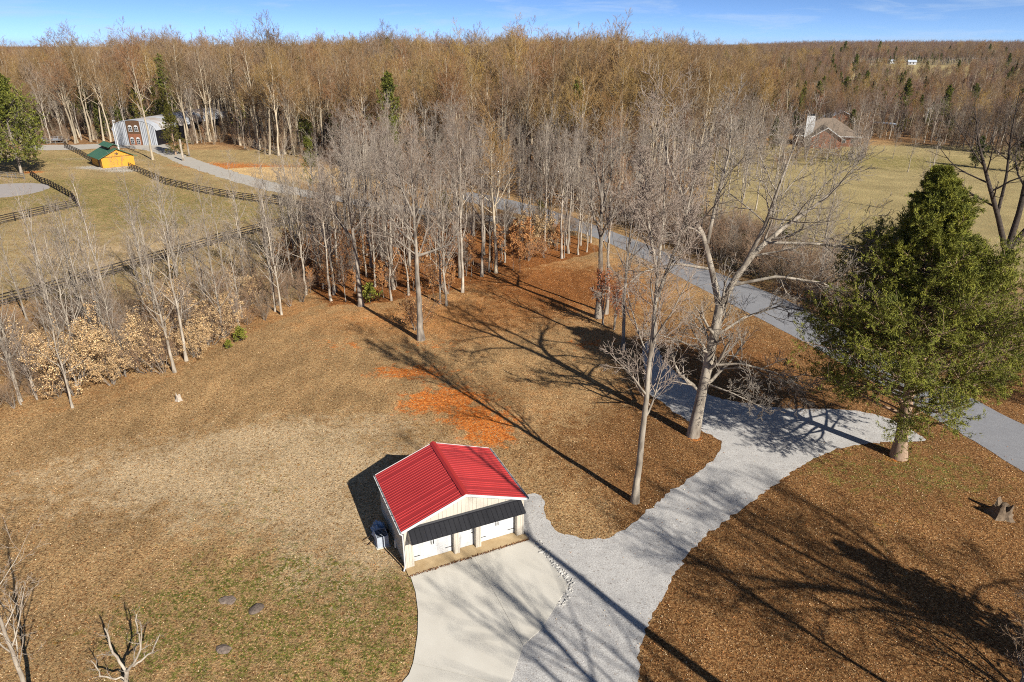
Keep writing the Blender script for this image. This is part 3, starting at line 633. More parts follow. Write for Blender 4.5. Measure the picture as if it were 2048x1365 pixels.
# ------------------------------------------------------------------ brick house on the right
hx, hy = gp(1668, 296)
Hs = empty('brick_house', (hx - 1, hy + 4, 0), R(-14)); tag(Hs, 'brick house with brown shingle roof and tall white chimney beyond the field', 'house')
def hip(parent, x0, x1, y0, y1, ze, zr, ov, hx_, m_, name='roof'):
    m = MB(); yc = (y0 + y1) / 2
    v = [(x0 - ov, y0 - ov, ze), (x1 + ov, y0 - ov, ze), (x1 + ov, y1 + ov, ze), (x0 - ov, y1 + ov, ze), (x0 + hx_, yc, zr), (x1 - hx_, yc, zr)]
    m.add(v, [(0, 1, 5, 4), (1, 2, 5), (2, 3, 4, 5), (3, 0, 4), (3, 2, 1, 0)]); return m.build(name, m_, parent)
m = MB(); m.box(-8, 9, 0, 11, 0, 3.0); hw = m.build('wall', brick_mat, Hs)
hr_ = hip(Hs, -8, 9, 0, 11, 3.0, 7.6, .6, 6.5, shingle)
m = MB(); m.prism([(-5.2, 0), (3.2, 0), (3.2, 2.9), (-1, 5.6), (-5.2, 2.9)], 'y', -5.5, .2); m.build('wing_wall', brick_mat, Hs)
m = MB(); m.prism([(-5.8, 2.55), (-1, 5.7), (3.8, 2.55), (3.8, 2.75), (-1, 5.9), (-5.8, 2.75)], 'y', -6, 4.0); m.build('wing_roof', shingle, Hs)
for s in (-1, 1):
    m = MB(); m.hexa([(-1 + s * 4.9, -6.1, 2.4), (-1, -6.1, 5.6), (-1, -6.0, 5.6), (-1 + s * 4.9, -6.0, 2.4)][:: -s], [(-1 + s * 4.9, -6.1, 2.7), (-1, -6.1, 5.95), (-1, -6.0, 5.95), (-1 + s * 4.9, -6.0, 2.7)][:: -s]); m.build('rake_trim', white_metal, Hs)
m = MB(); m.box(-6.4, -4.0, -.9, .3, 0, 8.6); m.build('chimney', white_metal, Hs); m = MB(); m.box(-6.2, -4.2, -.8, .2, 8.6, 9.1); m.build('chimney_cap', black_iron, Hs)
m = MB(); m.box(-8.7, 9.7, -.72, -.6, 2.75, 2.98); m.build('fascia', white_metal, Hs)
for x in (5.0, 7.4):
    m = MB(); m.box(x - .5, x + .5, -.06, 0, 1.0, 2.3); w_ = m.build('window', white_metal, Hs); m = MB(); m.box(x - .42, x + .42, -.08, -.061, 1.08, 2.22); m.build('pane', glass_dark, w_)
cx_, cy_ = gp(1655, 258)
A = empty('annex_house', (cx_ + 3, cy_ + 8, 0), R(-14)); tag(A, 'house wing with blue grey metal gable roof behind the white chimney', 'house')
m = MB(); m.prism([(0, 0), (10, 0), (10, 3), (5, 5.4), (0, 3)], 'y', 0, 10); m.build('wall', brick_mat, A); gable_roof(A, 10, -.6, 10.6, 3, 5.4, .6, .15, pale_metal_roof, npan=8)
cx_, cy_ = gp(1760, 262)
Cp = empty('carport', (cx_ - 4, cy_, 0), R(-20)); tag(Cp, 'pale metal carport roof on posts right of the brick house', 'carport')
m = MB(); m.hexa([(0, 0, 2.7), (8.5, 0, 2.3), (8.5, 5, 2.3), (0, 5, 2.7)], [(0, 0, 2.85), (8.5, 0, 2.45), (8.5, 5, 2.45), (0, 5, 2.85)]); m.build('roof', pale_metal_roof, Cp)
for x in (.3, 8.2):
    for y in (.3, 4.7):
        m = MB(); m.tube([(x, y, 0), (x, y, 2.7 - x * .045)], .07, 6); m.build('post', white_metal, Cp)

def far_house(label, pxx, pyy, dist, w_, d_, h_, wallm, roofm, rz=0):
    x, y = at_px(pxx, pyy, dist * .6); z = float(terrain(x, y))
    o = empty('farmhouse', (x, y, z), R(rz)); tag(o, label, 'house')
    m = MB(); m.prism([(0, 0), (d_, 0), (d_, h_), (d_ / 2, h_ + d_ * .28), (0, h_)], 'x', 0, w_)
    m.build('wall', wallm, o)
    m = MB(); m.prism([(-.5, h_ - .15), (d_ / 2, h_ + d_ * .28), (d_ + .5, h_ - .15), (d_ + .5, h_ + .15), (d_ / 2, h_ + d_ * .28 + .3), (-.5, h_ + .15)], 'x', -.4, w_ + .4); m.build('roof', roofm, o)
    for x0 in np.arange(1.5, w_ - 1.5, 3.2):
        m = MB(); m.box(x0, x0 + 1, -.06, 0, 1, 2.2); m.build('window', glass_dark, o)
    return (x, y)
far_list = [far_house('long white house with green roof on the far right slope', 1945, 118, 400, 12, 7, 3, white_metal, green_roof, 8),
            far_house('small white shed left of the green roofed far house', 1903, 120, 400, 4, 3.5, 2.4, white_metal, pale_metal_roof, 5),
            far_house('pale metal roofed house right of the dark cedar group', 1816, 130, 400, 8, 6, 2.8, white_metal, pale_metal_roof, -12),
            far_house('white house half hidden left of the dark cedar group', 1780, 128, 400, 6, 5, 2.8, white_metal, pale_metal_roof, 10),
            far_house('large white building on the far ridge above the dark cedars', 1800, 99, 600, 10, 6, 3.4, white_metal, white_metal, 0),
            far_house('smaller white building on the far ridge right of the large one', 1836, 98, 600, 7, 5, 3, white_metal, white_metal, 0),
            far_house('tiny white house alone in the brown woods left of the others', 1658, 110, 400, 7, 6, 4, white_metal, white_metal, 0),
            far_house('white house glimpsed between trunks deep in the central wood', 736, 214, 150, 10, 8, 6, white_metal, shingle, 6)]
MEADOW = [(1690, 160), (1700, 140), (1790, 133), (1990, 131), (2060, 140), (2060, 150), (1900, 156), (1800, 160)]

# ------------------------------------------------------------------ fences
def fence(pts, label, m_, rails=4, hgt=1.35, sp=2.45, seed=0, grp=None, slope_mat=None):
    rg = np.random.default_rng(seed); P = [np.array(p, float) for p in pts]
    f0 = empty('rail_fence', (*P[0], 0)); tag(f0, label, 'fence')
    poss = []
    for a, b in zip(P[:-1], P[1:]):
        k = max(1, int(round(np.linalg.norm(b - a) / sp)))
        for i in range(k): poss.append(a + (b - a) * i / k)
    poss.append(P[-1]); o = P[0]
    pm = MB(); pm.box(-.075, .075, -.075, .075, 0, hgt + .12); pmesh = mesh_np('post', pm.v, pm.f, m_)
    for i, p in enumerate(poss):
        q = link('post', pmesh, f0, (p[0] - o[0], p[1] - o[1], float(terrain(*p))), (rg.normal(0, .02), rg.normal(0, .02), rg.uniform(0, .3)))
        if i + 1 < len(poss):
            e_ = poss[i + 1]; ln = np.linalg.norm(e_ - p); an = atan2(e_[1] - p[1], e_[0] - p[0])
            for r_ in range(rails):
                zz = .28 + r_ * (hgt - .3) / (rails - 1) + rg.normal(0, .012)
                bm_ = rail_mesh(m_)
                rl = link('rail', bm_, f0, (p[0] - o[0] - sin(an) * .09, p[1] - o[1] + cos(an) * .09, zz), (0, rg.normal(0, .006), an)); rl.scale = (ln + .04, 1, 1)
    return f0
_rm = {}
def rail_mesh(m_):
    if m_.name not in _rm:
        q = MB(); q.box(0, 1, -.02, .02, 0, .15); _rm[m_.name] = mesh_np('rail', q.v, q.f, m_)
    return _rm[m_.name]
fence([gp(-60, 632), gp(0, 615), gp(150, 575), gp(300, 530), gp(450, 484), gp(560, 455), gp(640, 436)], 'dark four rail fence running behind the left thicket', fence_mat, seed=1)
fence([gp(-40, 458), gp(0, 450), gp(90, 429), gp(157, 414)], 'dark rail fence along the front of the round pen paddock', fence_mat, seed=2)
fence([gp(158, 413), gp(145, 398), gp(120, 384), gp(98, 372), gp(85, 368), gp(62, 352)], 'dark rail fence climbing from paddock corner towards the big pine', fence_mat, seed=3)
fence([gp(130, 296), gp(160, 310), gp(184, 325)], 'dark rail fence leading to the back of the yellow shed', fence_mat, seed=4)
fence([gp(259, 338), gp(300, 356), gp(332, 370), gp(400, 386), gp(470, 399), gp(560, 412), gp(620, 422)], 'dark rail fence running right from the yellow shed beside the lane', fence_mat, seed=5)
fence([gp(-30, 352), gp(0, 355), gp(50, 359)], 'weathered grey rail fence under the big pine', oldfence_mat, 3, 1.2, seed=6)
fence([gp(40, 290), gp(95, 289), gp(128, 288)], 'grey board rail at the far end of the lane left of the shed', oldfence_mat, 2, 1.0, seed=8)

# ------------------------------------------------------------------ tree generators
def children(P, Rr, Ln, k, t0, t1, ang, asd, lf, fall, n, jit, up, rr, rmin, rg, lvar=.3, angfall=0.0):
    B, np_, _ = P.shape
    idx = np.repeat(np.arange(B), k); nn = len(idx)
    tt = (np.tile(np.arange(k), B) + rg.uniform(.05, .95, nn)) / k; t_ = t0 + (t1 - t0) * tt
    s = t_ * (np_ - 1); i = np.minimum(s.astype(int), np_ - 2); f = (s - i)[:, None]
    p = P[idx, i] * (1 - f) + P[idx, i + 1] * f; T = nrm(P[idx, i + 1] - P[idx, i]); r = Rr[idx, i] * (1 - f[:, 0]) + Rr[idx, i + 1] * f[:, 0]
    ref = np.where(np.abs(T[:, 2:3]) < .9, np.array([[0, 0, 1.]]), np.array([[1., 0, 0]])); u = nrm(np.cross(T, ref)); v = np.cross(T, u)
    ph = np.tile(np.arange(k), B) * 2.4 + np.repeat(rg.uniform(0, 6.28, B), k) + rg.normal(0, .5, nn)
    a = np.radians(ang * (1 - angfall * tt) + rg.normal(0, asd, nn))[:, None]
    d = T * np.cos(a) + (u * np.cos(ph)[:, None] + v * np.sin(ph)[:, None]) * np.sin(a)
    L_ = Ln[idx] * lf * (1 - fall * tt) * rg.uniform(1 - lvar, 1 + lvar, nn)
    C = np.zeros((nn, n, 3)); C[:, 0] = p
    for q in range(1, n):
        d = nrm(d + rg.normal(0, jit, (nn, 3)) + np.array([0, 0, up]) * 1.0); C[:, q] = C[:, q - 1] + d * (L_ / (n - 1))[:, None]
    r0 = np.minimum(r * rr, L_ * .035 + rmin); ss = np.linspace(0, 1, n)[None, :]
    RR = np.maximum(r0[:, None] * (1 - .78 * ss), rmin * (1 - .4 * ss))
    return C, RR, L_
def stem(H, r0, n, wander, rg, lean=(0, 0), base=(0, 0, 0), tip=.12):
    z = np.linspace(0, 1, n); off = np.cumsum(rg.normal(0, wander * H / n, (n, 2)), 0); off -= off[0]
    P = np.stack([base[0] + off[:, 0] + lean[0] * z * H, base[1] + off[:, 1] + lean[1] * z * H, base[2] + z * H], 1)
    Rr = r0 * ((1 - z) * (1 - tip) + tip) * (1 + .4 * np.exp(-z * H / .45)); return P, Rr
def resample(pts, rad, n):
    pts = np.array(pts, float); d = np.r_[0, np.cumsum(np.linalg.norm(np.diff(pts, axis=0), axis=1))]; s = np.linspace(0, d[-1], n)
    return np.stack([np.interp(s, d, pts[:, i]) for i in range(3)], 1), np.interp(s, d, rad), d[-1]
def bare(seed, H, r0, kind='tall', q=1.0, rmin=.01, stems=None, deep=True):
    """returns (trunk V,F), (crown V,F): stems and limbs / branchlets and twigs"""
    rg = np.random.default_rng(seed); n0 = 16
    spec = dict(wood=dict(k1=20, t0=.36, a1=46, af=.35, lf=.26, fall=.5, up=.08), pole=dict(k1=12, t0=.5, a1=48, af=.4, lf=.15, fall=.4, up=.08), tall=dict(k1=20, t0=.42, a1=46, af=.4, lf=.32, fall=.5, up=.09),
                oak=dict(k1=18, t0=.32, a1=58, af=.45, lf=.40, fall=.45, up=.06),
                slim=dict(k1=24, t0=.22, a1=44, af=.35, lf=.26, fall=.55, up=.12),
                sap=dict(k1=14, t0=.25, a1=36, af=.3, lf=.34, fall=.5, up=.14),
                bush=dict(k1=10, t0=.12, a1=40, af=.2, lf=.55, fall=.35, up=.08))[kind]
    if stems is None:
        if kind == 'bush':
            st_ = []
            for i in range(7):
                l = rg.normal(0, .32, 2); st_.append(stem(H * rg.uniform(.6, 1), r0 * rg.uniform(.6, 1), n0, .1, rg, l, (l[0] * .5, l[1] * .5, 0)))
        elif kind == 'sap' and seed % 2:
            st_ = [stem(H * rg.uniform(.7, 1), r0 * rg.uniform(.6, 1), n0, .09, rg, rg.normal(0, .12, 2)) for i in range(3)]
        else:
            st_ = [stem(H, r0, n0, .06 if kind != 'oak' else .1, rg, rg.normal(0, .03, 2))]
            if kind in ('tall', 'oak', 'wood'):                    # one or two co-leaders
                for i in range(2):
                    t_ = rg.uniform(.38, .6); j = int(t_ * (n0 - 1)); p = st_[0][0][j]; r_ = st_[0][1][j] * .72; an = rg.uniform(0, 6.28)
                    hh = H * (1 - t_) * rg.uniform(.75, .95); pts, rad = stem(hh, r_, n0, .08, rg, (cos(an) * .22, sin(an) * .22), p); rad /= (1 + .4 * np.exp(-np.linspace(0, 1, n0) * hh / .45)); st_.append((pts, rad))
        P0 = np.stack([s[0] for s in st_]); R0 = np.stack([s[1] for s in st_]); L0 = np.linalg.norm(P0[:, -1] - P0[:, 0], axis=1)
    else:
        rs = [resample(p, r, n0) for p, r in stems]; P0 = np.stack([a[0] for a in rs]); R0 = np.stack([a[1] for a in rs]); L0 = np.array([a[2] for a in rs])
    k1 = max(4, int(spec['k1'] * (.7 if len(P0) > 1 else 1)))
    P1, R1, L1 = children(P0, R0, L0, k1, spec['t0'], .985, spec['a1'], 11, spec['lf'], spec['fall'], 7, .14 if kind == 'oak' else .09, spec['up'], .5, rmin, rg, .4, spec['af'])
    if stems is not None or len(P0) > 1:                    # side limbs of minor stems start further out
        pass
    P2, R2, L2 = children(P1, R1, L1, max(3, int(6 * q)), .2, 1, 40, 10, .48, .4, 5, .11, .06, .6, rmin, rg, .35)
    P3, R3, L3 = children(P2, R2, L2, max(3, int(5 * q)), .15, 1, 37, 11, .52, .35, 4, .10, .05, .65, rmin, rg, .35)
    tr = [tubes(P0, R0, 9), tubes(P1, R1, 5)]
    cr = [tubes(P2, R2, 4 if q >= 1 else 3), tubes(P3, R3, 3)]
    if deep:
        P4, R4, L4 = children(P3, R3, L3, max(2, int(3 * q)), .2, 1, 33, 12, .6, .3, 3, .09, .04, .75, rmin, rg, .4)
        cr.append(tubes(P4, R4, 3)); tips = (P4, P3)
    else: tips = (P3, P2)
    return cat(tr), cat(cr), tips
def leaf_quads(pos, size, rg, up=.5, asp=.6):
    n = len(pos); d = nrm(rg.normal(0, 1, (n, 3)) + np.array([0, 0, -.25])); nn_ = nrm(rg.normal(0, 1, (n, 3)) + np.array([0, 0, up])); s = nrm(np.cross(d, nn_)); L_ = size * rg.uniform(.6, 1.25, n)[:, None]; W_ = L_ * asp * .5
    V = np.stack([pos, pos + d * L_ * .5 + s * W_, pos + d * L_, pos + d * L_ * .5 - s * W_], 1).reshape(-1, 3)
    return V, np.arange(n * 4).reshape(-1, 4)
def leaf_colours(n, pal, rg, per=4):
    pal = np.array(pal); a = pal[rg.integers(0, len(pal), n)] * rg.uniform(.7, 1.2, (n, 1)); return np.repeat(a, per, 0)
TAN = [(.62, .43, .22), (.55, .36, .17), (.68, .50, .28), (.46, .28, .13)]
ORANGE = [(.50, .24, .085), (.42, .18, .06), (.56, .31, .12), (.34, .13, .05)]
RUST = [(.34, .11, .045), (.28, .085, .035), (.42, .16, .06)]
def leafy(seed, H, r0, pal, nl, size, kind='bush', frac=1.0, q=.9, low=False):
    (tv, tf), (cv, cf), tips = bare(seed, H, r0, kind, q, .009, deep=False)
    rg = np.random.default_rng(seed + 99); T = np.concatenate([t.reshape(-1, 3) for t in tips])
    if low: T = T[T[:, 2] < H * low]
    pos = T[rg.integers(0, len(T), nl)] + rg.normal(0, .06, (nl, 3)); pos = pos[pos[:, 2] > .05]
    lv, lf_ = leaf_quads(pos, size, rg); return (tv, tf), (cv, cf), (lv, lf_, leaf_colours(len(pos), pal, rg))
def conifer(seed, H, r0, rad, t0, nl1, nl2, nb_, bl, bw, prof, droop=0.0, up=.05, ang0=82, lump=.25, fan=.6, dense=0):
    rg = np.random.default_rng(seed); P, Rr = stem(H, r0, 14, .02, rg, tip=.05)
    tt = np.sort(t0 + (.995 - t0) * rg.uniform(0, 1, nl1) ** .9); s = tt * 13; i = np.minimum(s.astype(int), 12); f = (s - i)[:, None]
    p = P[i] * (1 - f) + P[i + 1] * f; ph = np.arange(nl1) * 2.4 + rg.normal(0, .4, nl1)
    u = (tt - t0) / (1 - t0); L_ = rad * prof(u) * (rg.uniform(.72, 1.1, nl1) if dense else rg.uniform(.6, 1.15, nl1)) * (1 + lump * np.sin(ph * 2 + u * 9 + seed) + lump * .7 * np.sin(ph * 3 - u * 14)) + .25
    el = np.radians(90 - ang0 + u * 48 - droop * 30 * (1 - u)) + rg.normal(0, .12, nl1)
    d = np.stack([np.cos(ph) * np.cos(el), np.sin(ph) * np.cos(el), np.sin(el)], 1); n = 6; C = np.zeros((nl1, n, 3)); C[:, 0] = p
    for q in range(1, n):
        d = nrm(d + rg.normal(0, .07, (nl1, 3)) + np.array([0, 0, up])); C[:, q] = C[:, q - 1] + d * (L_ / (n - 1))[:, None]
    R1 = np.maximum(.03 * L_[:, None] ** .6 * (1 - .85 * np.linspace(0, 1, n)[None]), .008)
    P2, R2, L2 = children(C, R1, L_, nl2, .38 if dense else .22, 1, 48, 14, .27 if dense else .34, .35, 4, .14, .06, .6, .006, rg, .4)
    if dense:
        P3, R3, L3 = children(P2, R2, L2, dense, .1, 1, 46, 14, .42, .3, 4, .14, .06, .6, .005, rg, .4); P2b = np.concatenate([P2, P3])
    else: P2b = P2
    tr = cat([tubes(P[None], Rr[None], 10)]); br = cat([tubes(C, R1, 4), tubes(P2, R2, 3)])
    A_ = P2b; nB = len(A_); tb = rg.uniform(.15, 1.05, (nB, nb_)); s = np.clip(tb, 0, 1) * 3; i = np.minimum(s.astype(int), 2); f = (s - i)[..., None]
    bi = np.arange(nB)[:, None]; pos = A_[bi, i] * (1 - f) + A_[bi, i + 1] * f; T = nrm(A_[bi, i + 1] - A_[bi, i])
    pos = pos.reshape(-1, 3) + rg.normal(0, .05, (nB * nb_, 3)); T = T.reshape(-1, 3); d = nrm(T + rg.normal(0, fan, T.shape) + np.array([0, 0, .12]))
    nn_ = nrm(rg.normal(0, .7, T.shape) + np.array([0, 0, .9])); sd = nrm(np.cross(d, nn_)); l = (bl * rg.uniform(.6, 1.3, len(d)))[:, None]; w_ = l * bw
    V = np.stack([pos, pos + d * l * .45 + sd * w_, pos + d * l, pos + d * l * .5 - sd * w_], 1).reshape(-1, 3); V = V
    if dense:
        V = np.stack([pos + sd * w_ * .8, pos + d * l, pos - sd * w_ * .8], 1).reshape(-1, 3); return tr, br, (V, np.arange(len(V)).reshape(-1, 3))
    return tr, br, (V, np.arange(len(V)).reshape(-1, 4))

PROTO = {}
LAND = [((373, 722), 'the leaning pale trunk'), ((188, 702), 'the white barked pair'), ((150, 790), 'the largest pale leaved shrub'), ((410, 605), 'the fanning pale clump'), ((482, 683), 'the dark green tuft'), ((545, 590), 'the tall slim white tree'), ((118, 682), 'the left leaning white tree'), ((0, 615), 'the long fence end'), ((300, 530), 'the long fence middle'), ((450, 484), 'the right fence part'), ((42, 810), 'the thin left edge sapling'),
        ((842, 680), 'the lone lawn edge tree'), ((722, 612), 'the stout trunked tree'), ((925, 585), 'the leafy based tree'), ((992, 546), 'the straight pale tree'), ((1156, 510), 'the slender forked tree'), ((632, 425), 'the thin lane side pine'), ((1075, 500), 'the brightest orange sapling'), ((612, 590), 'the slim grey tree'), ((800, 430), 'the gravel lane middle'), ((1080, 448), 'the small lane end cedar'), ((890, 430), 'the low wood cedar'), ((668, 590), 'the grey trunk clump'),
        ((1395, 480), 'the left strip cedar'), ((1560, 530), 'the right strip cedar'), ((1480, 520), 'the low strip cedar'), ((1690, 648), 'the big cedar'), ((1250, 450), 'the road bend'), ((2010, 770), 'the low roadside cedar'), ((1990, 562), 'the big dark forked tree'), ((1800, 650), 'the hidden road stretch'),
        ((238, 300), 'the white pole'), ((306, 320), 'the shed forked tree'), ((352, 310), 'the workshop cedar'), ((118, 290), 'the grey trailer'), ((44, 349), 'the big left pine'), ((400, 290), 'the workshop end wall'), ((590, 340), 'the sandy clearing'), ((792, 370), 'the young wood pine'), ((480, 320), 'the orange clay bank'), ((700, 330), 'the clearing right end'), ((960, 385), 'the far road end'), ((1180, 430), 'the road curve'),
        ((1330, 400), 'the field left corner'), ((1545, 300), 'the house side cedar'), ((1668, 296), 'the brick house'), ((1760, 262), 'the carport'), ((1846, 268), 'the slim utility pole'), ((1950, 335), 'the rear field cedar'), ((2035, 345), 'the far right cedar')]
USED = set()
LANDG = [(gp(*p), p, n_) for p, n_ in LAND]
def place_label(x, y, what, s=1.0):
    d = [math.dist((x, y), g_) for g_, _, _ in LANDG]; i = int(np.argmin(d)); _, (lx, ly), nm = LANDG[i]; qx, qy = px(x, y); dx, dy = float(qx) - lx, float(qy) - ly
    if d[i] < 1.6: rel = 'touching'
    elif abs(dx) > 2.2 * abs(dy): rel = 'right of' if dx > 0 else 'left of'
    elif abs(dx) > .8 * abs(dy): rel = ('before' if dy > 0 else 'behind') + ' and ' + ('right of' if dx > 0 else 'left of')
    else: rel = 'in front of' if dy > 0 else 'behind'
    if d[i] > 9: rel = 'well ' + rel
    elif d[i] < 4 and rel != 'touching': rel = 'just ' + rel
    lab = ('tall ' if s > .98 else 'short ' if s < .76 else '') + what + ' ' + rel + ' ' + nm
    for j in np.argsort(d)[1:5]:
        if lab not in USED: break
        lab = ' '.join(lab.split(' towards ')[0].split()) + ' towards ' + LANDG[j][2]
    if len(lab.split()) > 16: lab = lab.replace('well ', '').replace('just ', '')
    if len(lab.split()) > 16: lab = lab.split(' towards ')[0]
    USED.add(lab); return lab
def put_tree(proto, x, y, label, cat_='tree', group=None, s=1.0, rz=None, name='bare_tree', tilt=(0, 0), sz=None):
    """one tree: an empty at its base with a copy of each part of the prototype"""
    o = empty(name, (x, y, float(terrain(x, y)) - .05), rng.uniform(0, 6.28) if rz is None else rz); o.rotation_euler[0] = tilt[0]; o.rotation_euler[1] = tilt[1]
    o.scale = (s, s, sz or s); tag(o, label, cat_, group)
    for pn, me in PROTO[proto]: link(pn, me, o)
    return o
def proto_bare(key, seed, H, r0, kind, mt, mc, **kw):
    a, b, _ = bare(seed, H, r0, kind, **kw); PROTO[key] = [('trunk', mesh_np(key + '_trunk', *a, mt, smooth=True)), ('crown', mesh_np(key + '_crown', *b, mc))]
def proto_leafy(key, seed, H, r0, pal, nl, size, mt, mc, **kw):
    a, b, c = leafy(seed, H, r0, pal, nl, size, **kw); PROTO[key] = [('trunk', mesh_np(key + '_trunk', *a, mt, smooth=True)), ('branches', mesh_np(key + '_twigs', *b, mc)), ('crown', mesh_np(key + '_leaves', c[0], c[1], leafcol, {'Col': c[2]}))]
def proto_conifer(key, mt, mf, *args, **kw):
    a, b, c = conifer(*args, **kw); PROTO[key] = [('trunk', mesh_np(key + '_trunk', *a, mt, smooth=True)), ('branches', mesh_np(key + '_limbs', *b, mt)), ('crown', mesh_np(key + '_foliage', *c, mf))]

# woodland prototypes
for i in range(4): proto_bare('tall%d' % i, 11 + i, 26, .33, 'tall', bark_wood, twig_gold, q=1.25, rmin=.018, deep=False)
for i in range(3): proto_bare('mid%d' % i, 31 + i, 18, .19, 'wood', (bark_grey, bark_pale, bark_grey)[i], (twig_grey, twig_grey, twig_brown)[i], q=.85, rmin=.010, deep=True)
for i in range(4): proto_bare('slim%d' % i, 51 + i, 14, .13, 'slim', bark_pale, twig_grey, q=.75, rmin=.009, deep=True)
for i in range(4): proto_bare('sap%d' % i, 71 + i, 8, .07, 'sap', bark_grey, twig_grey, q=.85, rmin=.008, deep=True)
for i in range(3): proto_bare('scrub%d' % i, 91 + i, 3.6, .035, 'bush', bark_grey, twig_brown, q=.8, rmin=.007, deep=True)
proto_bare('redtree', 101, 11, .18, 'oak', bark_grey, twig_red, q=.9, rmin=.014, deep=True)
for i in range(3): proto_leafy('tan%d' % i, 111 + i, 4.6, .05, TAN, 7600, .12, bark_grey, twig_brown)
for i in range(3): proto_leafy('orange%d' % i, 121 + i, 5.2, .05, ORANGE, 3200, .15, bark_grey, twig_brown, kind='sap' if i else 'bush')
proto_leafy('rust', 131, 9, .12, RUST, 3200, .15, bark_grey, twig_brown, kind='sap', low=.75)
cone = lambda u: (1 - u) ** .8 * (.55 + .45 * np.minimum(1, u / .18))
proto_conifer('cedar0', bark_cedar, fol_dark, 141, 9, .14, 2.3, .08, 90, 7, 12, .26, .2, cone)
proto_conifer('cedar1', bark_cedar, fol_dark, 142, 7, .12, 2.2, .05, 80, 7, 12, .26, .2, lambda u: (1 - u) ** .6 * (.6 + .4 * np.minimum(1, u / .25)))
proto_conifer('pine0', bark_grey, fol_pine, 143, 13, .18, 3.0, .35, 46, 7, 22, .3, .09, lambda u: (1 - u) ** .6 * (.6 + .4 * np.minimum(1, u / .3)), up=.1, ang0=70, fan=.9)

proto_conifer('pine_big', bark_grey, fol_pine, 144, 22, .32, 8.2, .12, 170, 11, 20, .55, .15, lambda u: np.interp(u, [0, .1, .3, .6, 1], [.75, 1, .95, .6, .06]), up=.06, ang0=80, fan=.8, lump=.2)
# ------------------------------------------------------------------ hero trees
def hero(key, seed, stems, mt, mc, q=1.2, kind='oak', rmin=.011):
    a, b, _ = bare(seed, 0, 0, kind, q, rmin, stems); PROTO[key] = [('trunk', mesh_np(key + '_trunk', *a, mt, smooth=True)), ('crown', mesh_np(key + '_crown', *b, mc))]
# slim straight tree by the drive
rg = np.random.default_rng(5)
p, r = stem(23.5, .235, 16, .035, rg, (.012, .0), tip=.08)
hero('heroA', 201, [(p, r), ([p[9], p[9] + (1.2, .4, 4.0), p[9] + (1.9, .8, 8.0)], [.11, .08, .03]), ([p[10], p[10] + (-.9, -.3, 3.5), p[10] + (-1.2, 0, 6.5)], [.10, .07, .03])], bark_pale, twig_grey, 1.35, 'slim')
put_tree('heroA', *gp(1270, 1004), 'tall slim pale trunked bare tree nearest the garage, beside the gravel drive', rz=0)
# big forked tree at the bend of the drive
fk = np.array((.9, .3, 10.8))
stm = [([(0, 0, 0), (.25, .1, 3), (.6, .2, 7), tuple(fk)], [.58, .43, .39, .36]),
       ([tuple(fk - (0, 0, .4)), (.2, .8, 13), (-.6, 1.2, 15.5), (-1.9, 1.6, 17.5), (-3.4, 2.2, 20.5), (-3.8, 2.4, 23)], [.30, .25, .22, .17, .10, .03]),
       ([tuple(fk - (0, 0, .4)), (1.6, .2, 12.6), (2.9, .4, 14.6), (4.8, .9, 16.2), (7.2, 1.4, 17.8), (9.4, 1.8, 20)], [.30, .27, .24, .18, .11, .03]),
       ([(2.2, .3, 13.6), (3.0, -.4, 16.6), (3.4, -.8, 19.5), (4.2, -.6, 22.6)], [.2, .16, .11, .03]),
       ([(-.3, 1.1, 15), (.2, 1.8, 18), (.8, 2.2, 21), (.7, 2.4, 23.5)], [.17, .13, .08, .03]),
       ([(.3, .1, 6.0), (2.6, -.8, 6.6), (5.0, -1.6, 6.2), (7.0, -2.2, 5.2)], [.12, .10, .07, .025]),
       ([(.55, .15, 8.2), (3.0, .8, 9.6), (5.6, 1.4, 10.2), (8.2, 1.8, 9.6)], [.13, .10, .07, .025]),
       ([(1.4, .2, 12.2), (4.2, -.8, 13.2), (7.0, -1.6, 13.0), (9.6, -2.0, 11.6)], [.15, .12, .08, .025]),
       ([(3.6, .6, 15.2), (6.4, -.4, 15.4), (9.2, -1.0, 15.2), (11.4, -1.4, 14)], [.13, .10, .07, .025]),
       ([(.0, .9, 13.2), (-2.6, .2, 13.8), (-5.0, -.4, 13.4), (-6.6, -.6, 12)], [.13, .10, .07, .025]),
       ([(.5, .15, 7.0), (-2.0, -.6, 8.3), (-4.2, -1.2, 9.2)], [.11, .08, .025]),
       ([(.35, .1, 4.6), (2.0, -1.6, 4.6), (4.4, -2.8, 3.8)], [.09, .06, .02])]
stm = [(a, [r_ * (.82 if i else .9) for r_ in b]) for i, (a, b) in enumerate(stm)]
hero('heroB', 202, stm, bark_pale, twig_grey, 1.1, 'oak', rmin=.013)
put_tree('heroB', *gp(1386, 872), 'thick forked bare tree on the corner of the gravel drive', rz=0)
# tall single tree at lawn edge
rg = np.random.default_rng(9); p, r = stem(19, .34, 16, .03, rg, (.008, 0), tip=.1)
hero('heroC', 203, [(p, r), ([p[7], p[7] + (1.4, .2, .4), p[7] + (3.2, .2, 1.1), p[7] + (4.3, .4, 2.6)], [.16, .12, .08, .03]), ([p[8], p[8] + (-1.3, .3, .9), p[8] + (-2.4, .3, 2.6), p[8] + (-2.2, .4, 5)], [.15, .12, .08, .03]),
                    ([p[9], p[9] + (1.2, -.3, 3), p[9] + (2.2, -.4, 7)], [.14, .1, .03]), ([p[10], p[10] + (-1.2, .3, 3), p[10] + (-1.6, .5, 6)], [.12, .09, .03])], bark_grey, twig_grey, .95, 'tall')
put_tree('heroC', *gp(842, 680), 'tall grey tree standing alone at the lawn edge, long shadow to its left', rz=0)
put_tree('heroC', *gp(722, 612), 'stout trunked bare tree left of the lone lawn edge tree', rz=2.2, s=.92)
